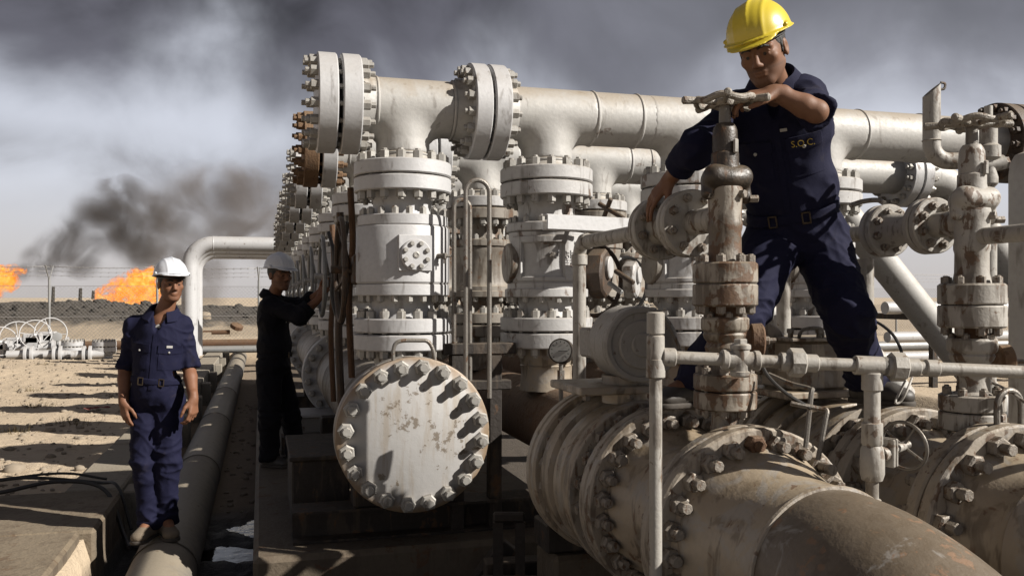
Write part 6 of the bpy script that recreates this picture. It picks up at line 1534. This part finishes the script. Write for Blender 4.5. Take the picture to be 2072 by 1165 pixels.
# ---- worker in front on the grey pipeline (R = viewer's left)
J = dict(head=at(346, 574, 5.46), face=face_dir(36, 3), neck=at(330, 634, 5.50), front=TC + RGT * 0.2, pelvis=at(317, 793, 5.52),
         shR=at(274, 660, 5.50), shL=at(370, 657, 5.53), elR=at(253, 748, 5.53), wrR=at(250, 812, 5.43), elL=at(383, 745, 5.55), wrL=at(391, 806, 5.42), hpitch=0.13,
         hipR=at(293, 806, 5.52), hipL=at(341, 806, 5.54), knR=at(293, 932, 5.48), knL=at(339, 930, 5.50), anR=at(302, 1054, 5.52), anL=at(336, 1048, 5.56),
         toeR=TC - RGT * 0.05, toeL=TC * 0.8 + RGT * 0.55, gndR=0.398, gndL=0.398,
         handR=((V((0, 0, -1)) + RGT * 0.10), TC * 0.8 - RGT * 0.6, RGT * 0.7 + TC * 0.6, (0.35, 0.4, 0.45, 0.5)), handL=((V((0, 0, -1)) + RGT * 0.05 + TC * 0.15), RGT * 0.8 + TC * 0.3, TC * 0.8 - RGT * 0.4, (0.55, 0.6, 0.65, 0.7)))
pc1 = make_person(J, 'white-helmeted worker in navy coveralls standing on the grey pipeline, arms hanging', 'skin', 'navy', 'hwhite', 'suede', h_body=0.0052, h_cloth=0.007, seed=1.0, belly=0.98, stub=0.5, loose=0.86, legs=0.90, hsc=0.90, girth=0.86)
# white undershirt
MB().lathe([(0.018, 0), (0.016, 0.006)], J['neck'] - pc1['upv'] * 0.080 + pc1['fwd'] * 0.080, pc1['fwd'], 12).build('undershirt', M['whitetag'], pc1['P'])
p = pc1['chest'] + pc1['side'] * 0.088 + pc1['upv'] * 0.0
patch(pc1['bvh'], p, pc1['side'], pc1['upv'], -pc1['fwd'], 0.03, 0.014, (4, 3), 0.012, 0.003).build('name_tag', M['whitetag'], pc1['cv'])

# ---- worker reaching for the far handwheel, in shade (faces right)
J = dict(head=at(566, 557, 7.42), face=face_dir(50, 2), neck=at(551, 598, 7.50), front=RGT + FWD * 0.35, pelvis=at(553, 738, 7.50),
         shR=at(548, 618, 7.36), shL=at(562, 614, 7.66), elR=at(606, 640, 7.28), wrR=at(645, 604, 7.31), elL=at(612, 622, 7.55), wrL=at(650, 588, 7.42),
         hipR=at(545, 748, 7.42), hipL=at(560, 748, 7.60), knR=at(545, 842, 7.36), knL=at(588, 838, 7.62), anR=at(545, 922, 7.44), anL=at(598, 915, 7.75),
         toeR=RGT + TC * 0.3, toeL=RGT + TC * 0.1, gndR=0.472, gndL=0.472,
         handR=(RGT * 0.5 + UP * 0.85 + FWD * 0.1, TC * 0.7 - UP * 0.2 - RGT * 0.5, UP * 0.5 - RGT * 0.5, (0.75, 0.75, 0.75, 0.75)), handL=(RGT * 0.6 + UP * 0.8, FWD * 0.7 - RGT * 0.5, -RGT * 0.5 + UP * 0.5, (0.75, 0.75, 0.75, 0.75)), sleeveR=1.55, sleeveL=1.55)
pc2 = make_person(J, 'worker in black coveralls and bluish white helmet gripping a handwheel with both hands', 'skin', 'blackcloth', 'hwhite', 'boot', h_body=0.007, h_cloth=0.008, seed=5.0, stub=0.7, shoemat='boot', loose=1.18, hsc=1.06, girth=1.12, legs=1.05, belly=1.05)

# ---- worker on top of the headers
J = dict(head=at(1543, 103, 3.20), face=face_dir(-32, 24), roll=0.14, neck=at(1566, 170, 3.31), front=TC - RGT * 0.35, pelvis=at(1610, 462, 3.50),
         shR=at(1488, 218, 3.40), shL=at(1630, 192, 3.29), elR=at(1410, 300, 3.22), wrR=at(1356, 362, 3.42), elL=at(1652, 226, 3.09), wrL=at(1568, 188, 3.09),
         hipR=at(1566, 486, 3.50), hipL=at(1658, 484, 3.52), knR=at(1494, 648, 3.28), knL=at(1712, 636, 3.30), anR=at(1408, 768, 3.44), anL=at(1756, 770, 3.62),
         toeR=-RGT + TC * 0.35, toeL=RGT * 0.8 + TC * 0.75, gndR=1.474, gndL=1.466,
         handR=(-RGT * 0.62 + FWD * 0.25 - UP * 0.72, UP * 0.6 - RGT * 0.5 + TC * 0.4, RGT * 0.6 + TC * 0.6, (0.30, 0.32, 0.34, 0.36)), handL=(-RGT * 1.0 + FWD * 0.0 - UP * 0.10, UP * 0.9 + TC * 0.35, TC * 0.6 - UP * 0.7, (0.50, 0.62, 0.70, 0.78), 0.1, (0.75, 0.2)), sleeveR=1.62)
pc3 = make_person(J, 'yellow-helmeted worker in navy coveralls turning a handwheel, straddling the foreground headers', 'skin2', 'navy', 'hyellow', 'boot', h_body=0.0045, h_cloth=0.006, seed=9.0, stub=0.75, shoemat='boot', belly=1.05, hsc=1.01, loose=0.95, legs=1.10)
sd_, fw_, up_ = pc3['side'], pc3['fwd'], pc3['upv']
o3 = at(1625, 290, 3.3); d3 = (o3 - V((0, 0, CAMZ))).normalized()
def proj(me):
    for v_ in me.vertices:
        hit = pc3['bvh'].ray_cast(v_.co - d3 * 0.6, d3, 1.4)
        if hit[0] is not None: v_.co = hit[0] - d3 * (0.0105 if v_.co is not None else 0)
xa = (RGT * 1.0 + UP * 0.16).normalized(); ya = (UP - xa * UP.dot(xa)).normalized()
M4 = Matrix((xa, ya, xa.cross(ya))).transposed().to_4x4(); M4.translation = o3
txt_mesh('S.O.C.', 0.034, 0.0, M['yellowthread'], M4, 'embroidery', pc3['cv'], proj)
q = at(1586, 264, 3.3); patch(pc3['bvh'], q, xa, ya, d3, 0.026, 0.011, (4, 3), 0.010, 0.003).build('name_tag', M['whitetag'], pc3['cv'])
